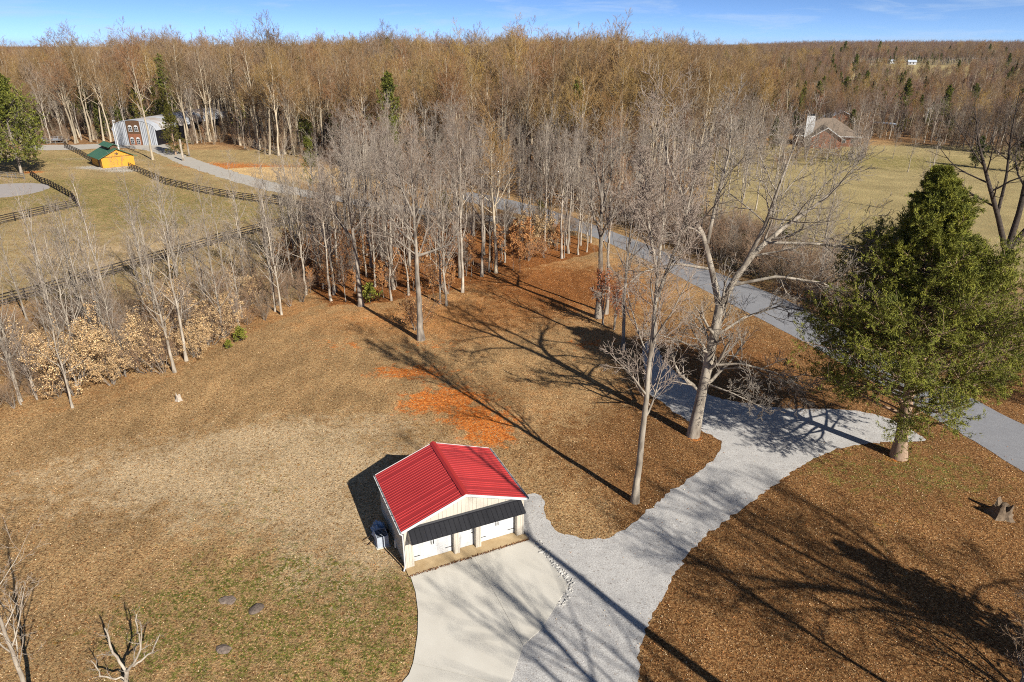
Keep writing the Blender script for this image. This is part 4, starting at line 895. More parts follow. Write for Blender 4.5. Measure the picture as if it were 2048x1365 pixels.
put_tree('mid1', *gp(925, 585), 'bare tree with leafy base behind and right of the lone lawn edge tree', rz=1, s=.95)
put_tree('heroC', *gp(1196, 636), 'tall spotted grey trunk left of the gravel spur, its shadow on red leaves', rz=1.1, s=1.02)
put_tree('mid2', *gp(1212, 628), 'grey trunk close behind the tall spotted trunk by the gravel spur', rz=4.1, s=1.1)
put_tree('mid0', *gp(1246, 700), 'dark twisted bare tree just left of the gravel spur', rz=2.5, s=1.0)
put_tree('tall1', *gp(992, 546), 'straight pale tree at the far end of the leaf strewn lawn', rz=2, s=.72)
put_tree('mid1', *gp(1156, 510), 'slender forked tree at the back of the red leaf clearing', rz=5, s=.75)
put_tree('slim1', *gp(893, 612), 'thin pale tree beside the stout trunked bare tree', rz=.4, s=1.1)
put_tree('slim0', *gp(880, 608), 'twin thin tree leaning by the pale one at the lawn edge', rz=3, s=1.0)
put_tree('rust', *gp(1206, 650), 'sapling holding rust red leaves at the foot of the spotted trunk', name='leafy_sapling', rz=.4, s=.9)
put_tree('rust', *gp(1228, 660), 'second sapling with rust red leaves near the dark twisted tree', name='leafy_sapling', rz=2.9, s=.75)
put_tree('orange0', *gp(830, 660), 'low shrub with rust brown leaves behind the lone lawn edge tree', cat_='shrub', name='leafy_shrub', rz=1, s=.75)
# right dark forked tree
dk = [([(0, 0, 0), (.2, 0, 2), (.4, 0, 4.2)], [.75, .55, .5]), ([(.3, 0, 3.8), (-1.6, .3, 8), (-4.2, .6, 13), (-6.2, .8, 17), (-7.6, 1, 21)], [.36, .3, .22, .12, .04]),
      ([(.4, 0, 4), (.8, .4, 9), (.6, .8, 15), (.9, 1, 21), (1.2, 1, 27)], [.4, .33, .25, .15, .04]), ([(.4, 0, 4), (2.8, -.2, 8.4), (4.2, -.4, 14), (4.8, -.2, 20), (6, 0, 25)], [.36, .3, .22, .13, .04]),
      ([(-1.9, .3, 8.6), (-1.6, 1, 13), (-2.2, 1.4, 18), (-2.6, 1.4, 23)], [.2, .16, .1, .03])]
hero('heroD', 204, dk, bark_dark, twig_dark, .95, 'oak')
put_tree('heroD', *gp(1990, 562), 'big dark forked bare tree behind the cedar at the right edge', rz=0)
# big cedar
proto_conifer('cedar_big', bark_cedar, fol_cedar, 150, 20.6, .46, 7.6, .15, 270, 14, 22, .17, .17,
              lambda u: np.interp(u, [0, .08, .22, .45, .65, .85, 1], [.7, .95, 1.0, .76, .48, .22, .03]), up=.04, lump=.13, fan=.5, dense=5, ang0=76)
put_tree('cedar_big', *gp(1797, 914), 'large bushy green cedar with pale trunk between the gravel drive and the road', name='cedar_tree', rz=0, tilt=(0, -.085))
put_tree('pine_big', *gp(44, 349), 'big yellow green pine at the left edge by the old fence', name='pine_tree', rz=1, s=.98)
put_tree('pine_big', *gp(-70, 340), 'yellow green pine cut by the left picture edge', name='pine_tree', rz=3, s=.95)
put_tree('pine0', *gp(632, 425), 'thin green pine among bare trees beside the lane', name='pine_tree', rz=2, s=.95, sz=1.0)
put_tree('pine0', *gp(792, 370), 'young green pine in the middle of the wood', name='pine_tree', rz=4, s=1.0)
put_tree('cedar0', *gp(352, 310), 'green cedar in front of the grey metal workshop', name='cedar_tree', rz=1, s=1.45)
put_tree('tall0', *gp(306, 320), 'pale forked tree between the yellow shed and the workshop', rz=1.3, s=.95)
# small trees at the lower left
put_tree('slim2', *gp(70, 1430), 'small bare tree with white twigs at the lower left edge', rz=1.0, s=.85)
sn = [([(0, 0, 0), (.1, 0, 1.2), (.2, .1, 2.0)], [.2, .16, .15]), ([(.2, .1, 1.9), (-.4, .4, 3), (-.6, .6, 4.4)], [.11, .09, .05]), ([(.2, .1, 1.9), (.9, -.2, 2.6), (1.3, .2, 3.6), (1.5, .5, 5)], [.11, .09, .07, .03]), ([(.9, -.2, 2.6), (1.8, .2, 3.2), (2.2, .6, 4)], [.08, .06, .03]), ([(.1, 0, 1.4), (-.9, -.3, 2.0), (-1.3, -.1, 2.9)], [.08, .06, .03]), ([(1.3, .2, 3.6), (1.1, .6, 4.6), (1.2, .7, 5.3)], [.06, .05, .03])]
P0 = [resample(a, b, 10) for a, b in sn]; Pn = np.stack([a[0] for a in P0]); Rn = np.stack([a[1] for a in P0]); Ln = np.array([a[2] for a in P0]); rg = np.random.default_rng(3)
Pn[:, 1:] += rg.normal(0, .03, Pn[:, 1:].shape); c1 = children(Pn, Rn, Ln, 5, .3, 1, 50, 12, .3, .3, 4, .2, .1, .4, .008, rg)
Rn = Rn * .72; PROTO['snag'] = [('trunk', mesh_np('snag_trunk', *tubes(Pn, Rn, 8), bark_pale, smooth=True)), ('crown', mesh_np('snag_twigs', *cat([tubes(c1[0], c1[1], 4)] + [tubes(*children(*c1, 4, .2, 1, 45, 12, .5, .3, 3, .2, .1, .6, .006, rg)[:2], 3)]), twig_grey))]
put_tree('snag', *gp(258, 1395), 'broken white limbed snag near the bottom left corner', rz=0, s=.85)
put_tree('scrub2', *gp(2035, 1400), 'dense bare twiggy crown in the bottom right corner', rz=0, s=1.7)

# ------------------------------------------------------------------ trees outside the frame whose shadows fall on the lawn and drive
for i in range(3): proto_bare('sparse%d' % i, 401 + i, 24, .34, ('pole', 'oak', 'tall')[i], bark_pale, twig_grey, q=.62, rmin=.012, deep=False)
S_dir = np.array([.629, -.777]); offs = []
def off(pxy, k, proto, s, label, rz=0):
    q = np.array(gp(*pxy)) + S_dir * k; put_tree(proto, q[0], q[1], label, rz=rz, s=s)
off((1430, 1365), 13, 'sparse0', 1.15, 'tall bare tree just outside the lower right, its trunk shadow crossing the drive', 1.0)
off((1770, 1365), 9, 'mid1', .9, 'forked bare tree outside the lower right whose shadow forks on the lawn', 2.0)
off((2048, 1285), 17, 'heroB', 1.0, 'spreading bare tree outside the right edge shading the lawn', 3.4)
off((2048, 1330), 17, 'mid0', 1.1, 'second bare tree outside the right edge shading the lawn', 1.1)
off((1150, 1365), 24, 'sparse2', 1.0, 'bare tree behind the viewpoint shading the concrete', .3)
off((1300, 1365), 31, 'sparse1', 1.05, 'second bare tree behind the viewpoint shading the concrete', 2.0)
q = np.array(gp(2048, 1290)) + S_dir * 8; put_tree('cedar0', q[0], q[1], 'evergreen outside the right edge casting the deep shade', name='cedar_tree', rz=1, s=1.25)

# ------------------------------------------------------------------ random woodland
def scatter_poly(poly_g, n, rg, mind):
    P = np.array(poly_g); lo_, hi = P.min(0), P.max(0); out = []
    for _ in range(n * 60):
        q = rg.uniform(lo_, hi)
        if inpoly(np.array([q[0]]), np.array([q[1]]), poly_g)[0] and all((q[0] - o[0]) ** 2 + (q[1] - o[1]) ** 2 > mind ** 2 for o in out): out.append(q)
        if len(out) >= n: break
    return out
rg = np.random.default_rng(21)
paved = lambda x, y: bool(inpoly(np.array([x]), np.array([y]), ROAD)[0] or inpoly(np.array([x]), np.array([y]), LANE)[0] or inpoly(np.array([x]), np.array([y]), GRAVEL)[0])
FENCE_A = [gp(*p) for p in ((0, 615), (150, 575), (300, 530), (450, 484), (560, 455), (640, 436))]
named = [((373, 722), 'slim0', 1.1, 'pale trunk at the front edge of the left thicket, leaning slightly'), ((196, 705), 'slim3', 1.05, 'white barked slender tree above the pale leaved shrubs'), ((180, 700), 'slim1', 1.0, 'white barked tree paired with another above the pale leaved shrubs'),
         ((118, 682), 'slim2', 1.0, 'slender white tree leaning left near the fence in the thicket'), ((208, 680), 'slim0', .95, 'thin white tree right of the white barked pair'), ((42, 810), 'sap1', .9, 'thin bare sapling at the left edge of the lawn'),
         ((410, 605), 'sap1', 1.3, 'clump of pale stems fanning out by the long fence'), ((380, 590), 'slim3', .85, 'pale thin tree just left of the fanning clump by the fence'), ((563, 630), 'slim2', .95, 'slim white tree where the thicket meets the lawn'),
         ((545, 590), 'slim1', 1.05, 'tall slim white tree near the end of the long fence'), ((612, 590), 'slim0', 1.1, 'tall slim grey tree at the left end of the central wood'), ((668, 590), 'mid1', .85, 'grey clump of trunks left of the stout trunked tree'),
         ((480, 665), 'sap0', .7, 'small grey sapling at the lawn edge right of the dark green tuft'), ((75, 800), 'sap2', .85, 'small bare shrub tree left of the pale leaved shrubs')]
for (a, b), k, s, lab in named: put_tree(k, *gp(a, b), lab, s=s, group=None)
def keep(q, bad=()):
    return not paved(*q) and pdist(q[0], q[1], FENCE_A) > 1.2
cnt = dict(slim=0)
for q in scatter_poly(THICKET_G, 62, rg, 2.4):
    if keep(q): s_ = rg.uniform(.65, 1.1); put_tree('slim%d' % rg.integers(0, 4) if rg.uniform() < .62 else 'sap%d' % rg.integers(0, 4), q[0], q[1], place_label(q[0], q[1], 'slender thicket tree', s_), group='slender trees of the left thicket', s=s_)
for q in scatter_poly([gp(*p) for p in [(-100, 700), (150, 640), (480, 560), (600, 560), (640, 600), (540, 640), (420, 690), (300, 765), (150, 800), (-100, 850)]], 110, rg, 1.3):
    put_tree('scrub%d' % rg.integers(0, 3), q[0], q[1], place_label(q[0], q[1], 'twiggy thicket bush', .9), 'bush', 'twiggy bushes of the left thicket', rg.uniform(.45, 1.05), name='twiggy_bush')
tanspots = [((150, 790), 1.15, 'largest pale leaved shrub at the left lawn edge'), ((110, 770), 1.0, 'pale leaved shrub behind the largest one at the left lawn edge'), ((190, 745), .95, 'pale leaved shrub right of the largest one'), ((255, 735), 1.0, 'pale leaved shrub under the white barked pair'), ((300, 745), .85, 'low pale leaved shrub at the lawn edge left of the leaning pale trunk'), ((225, 770), .7, 'small pale leaved shrub at the front of the thicket'),
            ((350, 650), .9, 'pale leaved shrub behind the leaning pale trunk'), ((420, 690), .8, 'pale leaved shrub right of the leaning pale trunk'), ((450, 650), .85, 'pale leaved shrub in the middle of the thicket front'), ((390, 715), .6, 'low pale leaved shrub touching the lawn by the leaning trunk'), ((500, 610), .7, 'pale leaved shrub near the end of the thicket'), ((330, 700), .8, 'pale leaved shrub left behind the leaning pale trunk')]
for i, ((a, b), s, lab) in enumerate(tanspots): put_tree('tan%d' % (i % 3), *gp(a, b), lab, 'shrub', None, s, name='leafy_shrub')
for q in scatter_poly(CENTRE_G, 84, rg, 2.1):
    if keep(q):
        k = rg.uniform(); pk = 'mid%d' % rg.integers(0, 3) if k < .55 else ('slim%d' % rg.integers(0, 4))
        s_ = rg.uniform(.7, 1.08); put_tree(pk, q[0], q[1], place_label(q[0], q[1], 'grey wood tree', s_), group='trees of the central wood', s=s_)
orsp = [((1075, 500), 1.15, 'brightest orange leaved young tree at the back of the clearing'), ((1050, 520), 1.0, 'orange leaved young tree left of the brightest one'), ((1040, 545), .7, 'low orange leaved sapling in front of the clearing edge'), ((1110, 490), .8, 'pale orange sapling right of the brightest one')]
for i, ((a, b), s, lab) in enumerate(orsp): put_tree('tan%d' % (i % 3) if i in (0, 3) else 'orange1', *gp(a, b), lab, 'tree', None, s, name='leafy_sapling')
for q in scatter_poly([gp(*p) for p in [(560, 520), (680, 500), (900, 500), (1120, 480), (1130, 510), (1000, 555), (900, 590), (760, 615), (620, 615)]], 44, rg, 2.0):
    put_tree('orange%d' % rg.integers(0, 3), q[0], q[1], place_label(q[0], q[1], 'orange leaved sapling', .9), 'tree', 'orange leaved saplings of the central wood', rg.uniform(.45, .95), name='leafy_sapling')
for q in scatter_poly(CENTRE_G, 40, rg, 2.2):
    if keep(q): put_tree('scrub%d' % rg.integers(0, 3) if rg.uniform() < .5 else 'sap%d' % rg.integers(0, 4), q[0], q[1], place_label(q[0], q[1], 'bare underbrush clump', .9), 'bush', 'underbrush of the central wood', rg.uniform(.5, 1.1), name='twiggy_bush')
STRIP = [gp(*p) for p in [(1230, 440), (1310, 470), (1420, 522), (1570, 580), (1690, 648), (1750, 640), (1660, 560), (1500, 490), (1380, 450), (1290, 425)]]
for q in scatter_poly(STRIP, 40, rg, 2.6):
    if not paved(*q):
        k = rg.uniform(); put_tree('slim%d' % rg.integers(0, 4) if k < .4 else 'sap%d' % rg.integers(0, 4), q[0], q[1], place_label(q[0], q[1], 'bare roadside tree', .9), group='trees of the roadside strip', s=rg.uniform(.6, 1.0))
for q in scatter_poly(STRIP, 110, rg, 1.3):
    if not paved(*q): put_tree('scrub%d' % rg.integers(0, 3), q[0], q[1], place_label(q[0], q[1], 'brown roadside brush', .9), 'bush', 'brush of the roadside strip', rg.uniform(.8, 1.5), name='twiggy_bush')
for (a, b), s, lab in [((1395, 480), .7, 'small dark cedar at the left end of the roadside strip'), ((1560, 530), .65, 'small dark cedar in the roadside strip left of the big cedar'), ((1480, 520), .5, 'low dark cedar in the middle of the roadside strip'), ((2010, 770), .55, 'low green cedar beyond the road right of the big cedar'), ((1080, 448), .55, 'small green cedar by the end of the gravel lane'), ((890, 430), .6, 'low green cedar in the middle of the central wood')]:
    put_tree('cedar1', *gp(a, b), lab, 'tree', None, s, name='cedar_tree')
for q in scatter_poly([gp(*p) for p in [(1750, 660), (2300, 930), (2400, 850), (2100, 640), (1900, 600)]], 26, rg, 2.0):
    if not paved(*q): put_tree('scrub%d' % rg.integers(0, 3), q[0], q[1], place_label(q[0], q[1], 'brown far brush', .9), 'bush', 'brush behind the big cedar', rg.uniform(.7, 1.3), name='twiggy_bush')
for q in scatter_poly([gp(*p) for p in [(880, 395), (1040, 398), (1180, 446), (1290, 480), (1330, 455), (1200, 405), (1000, 370), (900, 372)]], 32, rg, 2.4):
    if not paved(*q):
        k = rg.uniform(); s_ = rg.uniform(.7, 1.05); put_tree('mid%d' % rg.integers(0, 3) if k < .5 else 'slim%d' % rg.integers(0, 4), q[0], q[1], place_label(q[0], q[1], 'road crowding tree', s_), group='trees crowding the road', s=s_)
for q in scatter_poly([gp(*p) for p in [(900, 470), (1130, 470), (1250, 500), (1240, 480), (1100, 452), (900, 440)]], 22, rg, 1.6):
    if not paved(*q): put_tree('scrub%d' % rg.integers(0, 3), q[0], q[1], place_label(q[0], q[1], 'lane side brush', .9), 'bush', 'brush beside the lane', rg.uniform(.7, 1.2), name='twiggy_bush')
for q in scatter_poly([gp(*p) for p in [(1300, 440), (1420, 350), (1500, 318), (1590, 322), (1520, 400), (1560, 480), (1700, 560), (1690, 610), (1560, 545), (1400, 470)]], 34, rg, 3.0):
    s_ = rg.uniform(.7, 1.05); put_tree('slim%d' % rg.integers(0, 4) if rg.uniform() < .8 else 'mid%d' % rg.integers(0, 2), q[0], q[1], place_label(q[0], q[1], 'slender field edge tree', s_), group='slender trees along the field edge', s=s_)
for q in scatter_poly([gp(*p) for p in [(1590, 312), (1735, 312), (1730, 326), (1600, 330)]], 9, rg, 2.5):
    s_ = rg.uniform(.45, .62); put_tree('slim%d' % rg.integers(0, 4), q[0], q[1], place_label(q[0], q[1], 'thin house front tree', .9), group='thin trees before the house', s=s_)
# trees standing in the field in front of the house
for (a, b), k, s, lab in [((1815, 345), 'slim3', .8, 'small pale tree alone in the far field'), ((1785, 318), 'mid0', .42, 'spreading dark tree at the back of the field'), ((1845, 430), 'slim0', 1.05, 'tall slender pink grey tree behind the cedar top'), ((1700, 330), 'sap1', 1.3, 'fanning thicket tree in front of the brick house'), ((1665, 325), 'sap3', 1.35, 'second fanning thicket tree in front of the brick house'),
                         ((1620, 330), 'mid1', .6, 'pale crooked tree left of the brick house'), ((1545, 300), 'cedar0', 1.0, 'dark cedar left of the brick house'), ((1815, 262), 'redtree', .95, 'reddish orange twigged tree right of the brick house'), ((1632, 262), 'redtree', 1.1, 'reddish twigged tree behind the white chimney'), ((1815, 250), 'cedar1', 1.5, 'bronze green cedar right of the brick house'), ((1700, 266), 'cedar1', 1.1, 'round green cedar close to the brick house roof'), ((1890, 280), 'cedar0', 1.0, 'dark green cedar near the utility pole'), ((1950, 335), 'cedar1', 1.0, 'dark cedar at the right rear of the field'), ((2035, 345), 'cedar0', 1.0, 'dark cedar at the far right rear of the field')]:
    put_tree(k, *gp(a, b), lab, 'tree', None, s, name='cedar_tree' if 'cedar' in k else 'bare_tree')
for q in scatter_poly([gp(*p) for p in [(1470, 318), (1600, 306), (1740, 306), (1730, 328), (1600, 340), (1480, 350)]], 44, rg, 1.8):
    put_tree('sap%d' % rg.integers(0, 4) if rg.uniform() < .6 else 'scrub%d' % rg.integers(0, 3), q[0], q[1], place_label(q[0], q[1], 'thicket stem clump', .9), 'bush', 'thicket before the brick house', rg.uniform(.7, 1.25), name='twiggy_bush')
# woodland mass
def forest_points(y0, y1, dens, rg, amin=-.95, amax=.95):
    n = int(dens * (amax - amin) * (y1 ** 2 - y0 ** 2) / 2); yy = np.sqrt(rg.uniform(y0 ** 2, y1 ** 2, n)); a = rg.uniform(amin, amax, n); return a * yy, yy
fx, fy = forest_points(105, 420, 1 / 26, rg); P_, Q_ = px(fx, fy); ok = Q_ < np.interp(P_, EDGE[:, 0], EDGE[:, 1]) - 1.0
QC = Q.matrix_basis @ Vector((QW / 2, QL / 2, 0)); 
qm = Q.matrix_basis.inverted()
def clear_ok(x, y):
    o = np.ones(len(x), bool)
    lx = (x - Q.location.x) * cos(Q.rotation_euler[2]) + (y - Q.location.y) * sin(Q.rotation_euler[2]); ly = -(x - Q.location.x) * sin(Q.rotation_euler[2]) + (y - Q.location.y) * cos(Q.rotation_euler[2])
    o &= ~((lx > -2.5) & (lx < QW + 2.5) & (ly > -4) & (ly < QL + 2))
    o &= np.hypot(x - hx, y - hy - 8) > 19
    o &= ~(inpoly(x, y, ROAD) | inpoly(x, y, LANE)); o &= pdist(x, y, ROAD, True) > 1.0; o &= pdist(x, y, LANE, True) > .6
    for hx2, hy2 in far_list: o &= ~((np.abs(x - hx2 * y / hy2 - 5) < 15) & (y - hy2 < 14) & (y - hy2 > (-45 if hx2 > 0 else -14)))
    pp, qq = px(x, y, terrain(x, y)); o &= ~(inpoly(pp, qq, MEADOW) & (y > 300))
    return o
ok &= clear_ok(fx, fy); fx, fy = fx[ok], fy[ok]
P_, Q_ = px(fx, fy); margin = np.interp(P_, EDGE[:, 0], EDGE[:, 1]) - Q_
onscreen = (P_ > -60) & (P_ < 2110); order = np.argsort(np.where(onscreen, margin + fy * .02, 1e6)); near = order[:62]; rest = np.setdiff1d(np.arange(len(fx)), near)
for i in near:
    xx, yy = fx[i], fy[i]; pxx = P_[i]
    gr = 'wood edge behind the shed' if pxx < 430 else 'wood edge behind the sandy clearing' if pxx < 760 else 'wood edge beyond the road' if pxx < 1420 else 'wood edge behind the field'
    s_ = rg.uniform(.74, 1.08) if pxx < 1420 else rg.uniform(.6, .85); lab = place_label(xx, yy, 'wood edge tree', s_ + (.1 if pxx > 1420 else 0))
    k = rg.uniform(); pk = ('tall%d' % rg.integers(0, 4)) if (pxx < 1420 and k < .7) else ('mid%d' % rg.integers(1, 3))
    put_tree(pk, xx, yy, lab, group=gr, s=s_)

# geometry-node forest for the mass beyond
pc = bpy.data.collections.new('forest_kinds')
def join_proto(key, a, b, mats):
    V, F = cat([a, b]); mi = np.r_[np.zeros(len(a[1])), np.ones(len(b[1]))]
    o = bpy.data.objects.new(key, mesh_np(key, V, F, mats, midx=mi)); pc.objects.link(o)
def far_bare(seed, H, r0, kind, mats, rmin, q=.8):
    a, b, _ = bare(seed, H, r0, kind, q, rmin, deep=False); return a, b
for i in range(4): join_proto('woodland_kind_%d' % i, *far_bare(301 + i, 25, .33, 'tall' if i < 3 else 'oak', None, .024, 1.25), [bark_wood, twig_gold])
for i in range(2): join_proto('woodland_kind_%d' % (4 + i), *far_bare(311 + i, 17, .22, 'tall', None, .02, .9), [bark_grey, twig_far])
for i in range(2): join_proto('woodland_kind_%d' % (6 + i), *far_bare(321 + i, 21, .3, 'oak', None, .05, .6), [bark_grey, twig_far])
a, b, c = conifer(331, 14, .18, 2.9, .1, 60, 5, 10, .45, .25, cone); join_proto('woodland_kind_8', cat([a, b]), c, [bark_grey, fol_dark])
a, b, c = conifer(332, 23, .26, 4.2, .45, 60, 7, 16, .5, .18, lambda u: (1 - u) ** .6 * (.6 + .4 * np.minimum(1, u / .3)), up=.1, ang0=70, fan=.9); join_proto('woodland_kind_9', cat([a, b]), c, [bark_grey, fol_pine])
for i in range(3):
    a, b, _ = bare(341 + i, (7, 5, 3.5)[i], (.07, .05, .04)[i], 'sap' if i < 2 else 'bush', .8, .014, deep=(i < 2)); join_proto('woodland_kind_%s' % 'abc'[i], a, b, [bark_wood, (twig_brown, twig_far, twig_brown)[i]])
def woodland(name, label, x, y, idx, scl):
    n = len(x); me = bpy.data.meshes.new(name); me.vertices.add(n); me.vertices.foreach_set('co', np.stack([x, y, terrain(x, y) - .1], 1).astype(np.float32).ravel())
    for nm, tp, arr in (('kidx', 'INT', idx.astype(np.int32)), ('scl', 'FLOAT', scl.astype(np.float32)), ('rot', 'FLOAT', rng.uniform(0, 6.28, n).astype(np.float32))):
        a_ = me.attributes.new(nm, tp, 'POINT'); a_.data.foreach_set('value', arr)
    o = link(name, me); tag(o, label, 'woodland', kind='stuff')
    ng = bpy.data.node_groups.new(name + '_nodes', 'GeometryNodeTree'); ng.interface.new_socket('Geometry', in_out='INPUT', socket_type='NodeSocketGeometry'); ng.interface.new_socket('Geometry', in_out='OUTPUT', socket_type='NodeSocketGeometry')
    A = ng.nodes.new; gi = A('NodeGroupInput'); go = A('NodeGroupOutput'); ci = A('GeometryNodeCollectionInfo'); ci.inputs[0].default_value = pc; ci.inputs[1].default_value = True; ci.inputs[2].default_value = True
    ip = A('GeometryNodeInstanceOnPoints'); ip.inputs['Pick Instance'].default_value = True
    def na(nm, tp):
        q = A('GeometryNodeInputNamedAttribute'); q.data_type = tp; q.inputs[0].default_value = nm; return q.outputs[0]
    cx = A('ShaderNodeCombineXYZ'); l = ng.links.new
    l(gi.outputs[0], ip.inputs['Points']); l(ci.outputs[0], ip.inputs['Instance']); l(na('kidx', 'INT'), ip.inputs['Instance Index']); l(na('rot', 'FLOAT'), cx.inputs[2]); l(cx.outputs[0], ip.inputs['Rotation']); l(na('scl', 'FLOAT'), ip.inputs['Scale']); l(ip.outputs[0], go.inputs[0])
    md = o.modifiers.new('forest', 'NODES'); md.node_group = ng; return o
def kinds(x, y, rg):
    n = len(x); a = x / y; k = rg.uniform(size=n); idx = rg.integers(0, 4, n)
    idx = np.where(k > .76 - .66 * sstep(.2, .45, a), rg.integers(4, 6, n), idx)
    ev = rg.uniform(size=n); clump = np.sin(x / 23 + 1) * np.sin(y / 31) ; idx = np.where((ev < .05) | ((clump > .75) & (ev < .3)), 8, idx); idx = np.where((ev > .965), 9, idx)
    return idx
sel = rest
idx = kinds(fx[sel], fy[sel], rg); scl = rg.uniform(.66, 1.08, len(sel)) * (1 + .12 * np.sin(fx[sel] / 17 + 2 * np.sin(fy[sel] / 29))) * np.where(rg.uniform(size=len(sel)) < .03, 1.15, 1); scl = scl * (1 - .27 * sstep(.2, .42, fx[sel] / fy[sel]))
woodland('woodland', 'dense leafless brown wood behind its edge trees', fx[sel], fy[sel], idx, scl)
x2, y2 = forest_points(420, 900, 1 / 38, rg); o_ = clear_ok(x2, y2); x2, y2 = x2[o_], y2[o_]
fl = ~((x2 / y2 > .45) & (np.sin(x2 / 60 + y2 / 90) > .88)); x2, y2 = x2[fl], y2[fl]
woodland('woodland', 'leafless brown wood rising to the skyline', x2, y2, kinds(x2, y2, rg), rg.uniform(.62, 1.08, len(x2)) * (1 + .14 * np.sin(x2 / 19 + 2 * np.sin(y2 / 37))) * np.where(rg.uniform(size=len(x2)) < .03, 1.15, 1) * (1 - .27 * sstep(.2, .42, x2 / y2)))
x3, y3 = forest_points(900, 3400, 1 / 130, rg, .2, .85); x4, y4 = forest_points(900, 2600, 1 / 200, rg, -.85, -.5); x3 = np.r_[x3, x4]; y3 = np.r_[y3, y4]
o_ = clear_ok(x3, y3); x3, y3 = x3[o_], y3[o_]
k3 = np.where(rg.uniform(size=len(x3)) < .07, 8, rg.integers(6, 8, len(x3)))
woodland('far_woodland', 'hazy brown woods on the far ridges', x3, y3, k3, rg.uniform(.5, .9, len(x3)))
# underbrush inside the visible wood edge: low twiggy growth nobody could count
xu, yu = forest_points(105, 300, 1 / 14, rg); P_, Q_ = px(xu, yu); mg = np.interp(P_, EDGE[:, 0], EDGE[:, 1]) - Q_
o_ = (mg > -1) & (mg < 75) & clear_ok(xu, yu); xu, yu = xu[o_], yu[o_]
woodland('underbrush', 'low leafless underbrush filling the floor of the wood', xu, yu, rg.integers(10, 13, len(xu)), rg.uniform(.55, 1.2, len(xu)))
# ------------------------------------------------------------------ small things
def stump(name, pos, r, h, m_, label, seed, jag=.3):
    rg = np.random.default_rng(seed); n = 18; a = np.arange(n) * 2 * pi / n; V = []; rows = [(0, 1.5), (.12, 1.2), (.4, 1.0), (1.0, .92)]
    lob = 1 + .16 * np.sin(a * 5 + seed) + .06 * rg.normal(size=n)
    for j, (zf, rf_) in enumerate(rows):
        for k in range(n):
            zz = zf * h * (1 + (rg.normal(0, jag) if j == 3 else 0)); V.append((r * rf_ * (lob[k] if j < 2 else 1 + (lob[k] - 1) * .5) * cos(a[k]), r * rf_ * (lob[k] if j < 2 else 1 + (lob[k] - 1) * .5) * sin(a[k]), zz - (.03 if j == 0 else 0)))
    V += [(r * .55 * cos(q), r * .55 * sin(q), h * (.75 + rg.normal(0, jag * .5))) for q in a] + [(0, 0, h * .6)]
    F = [(j * n + k, j * n + (k + 1) % n, (j + 1) * n + (k + 1) % n, (j + 1) * n + k) for j in range(4) for k in range(n)] + [(4 * n + k, 4 * n + (k + 1) % n, 5 * n) for k in range(n)]
    return tag(link(name, mesh_np(name, V, F, m_), None, (*pos, 0)), label, 'stump')
stump('tree_stump', gp(2000, 1030), .55, .75, stump_mat, 'dark ragged tree stump on the right lawn', 1)
stump('tree_stump', gp(358, 801), .22, .45, stump_pale, 'small pale stump on the left lawn near the thicket', 2)
def rock(name, pos, r, flat, seed, m_, label=None, cat_=None, group=None):
    import bmesh
    rg = np.random.default_rng(seed); bm = bmesh.new(); bmesh.ops.create_icosphere(bm, subdivisions=3, radius=1)
    ks = rg.normal(0, 2.2, (5, 3)); phs = rg.uniform(0, 6.28, 5)
    for v in bm.verts:
        c = np.array(v.co); d = 1 + .12 * sum(np.sin(ks @ c + phs)) / 2 + rg.normal(0, .025); v.co = Vector((c[0] * d * r, c[1] * d * r * .7, max(c[2] * d * r * flat, -.1)))
    me = bpy.data.meshes.new(name); bm.to_mesh(me); bm.free(); me.materials.append(m_)
    o = link(name, me, None, (*pos, 0), (0, 0, rg.uniform(0, 3))); tag(o, label, cat_, group); return o
rock('flat_stone', gp(512, 1218), .42, .35, 1, stone_mat, 'dark flat stone with bark edge in the green lawn, rightmost of three', 'stone')
rock('flat_stone', gp(447, 1300), .42, .32, 2, stone_mat, 'grey flat stone nearest the bottom of the lawn', 'stone')
rock('flat_stone', gp(455, 1201), .45, .2, 3, stone_mat, 'low half buried flat stone, leftmost of the upper two', 'stone')
# things beside the shaded garage wall
def gl(x, y): q = G.matrix_basis @ Vector((x, y, 0)); return (q.x, q.y)
import bmesh
bm = bmesh.new(); bmesh.ops.create_icosphere(bm, subdivisions=4, radius=1); rg = np.random.default_rng(8)
for v in bm.verts:
    c = np.array(v.co); d = 1 + .18 * sin(c[0] * 7 + c[1] * 5) + .12 * sin(c[2] * 11 + c[0] * 9) + rg.normal(0, .03); v.co = Vector((c[0] * .42 * d, c[1] * .62 * d, max(c[2] * .55 * d, -.02)))
me = bpy.data.meshes.new('tarp_heap'); bm.to_mesh(me); bm.free(); me.materials.append(tarp_blue); tag(link('tarp_heap', me, None, (*gl(-.62, 4.0), 0), (0, 0, R(24))), 'crumpled blue tarp heap in the shade of the garage wall', 'tarp')
o = empty('heat_pump', (*gl(-.75, 2.75), 0), R(24)); tag(o, 'grey boxy unit against the shaded garage wall', 'unit')
m = MB(); m.box(-.35, .35, -.4, .4, .06, .78); m.build('cabinet', tarp_grey, o); m = MB(); m.box(-.42, .42, -.47, .47, 0, .055); m.build('base_pad', concrete, o)
m = MB()
for k in range(6): m.box(-.3, .3, -.33 + k * .12, -.27 + k * .12, .781, .80)
m.build('grille', black_iron, o)
o = empty('wheelbarrow', (*gl(-.8, 3.35), 0), R(40)); tag(o, 'pale upturned wheelbarrow leaning by the shaded garage wall', 'wheelbarrow')
m = MB(); m.hexa([(-.35, -.25, .3), (.35, -.22, .25), (.35, .22, .25), (-.35, .25, .3)], [(-.22, -.15, .6), (.22, -.14, .55), (.22, .14, .55), (-.22, .15, .6)]); m.build('tray', tarp_grey, o)
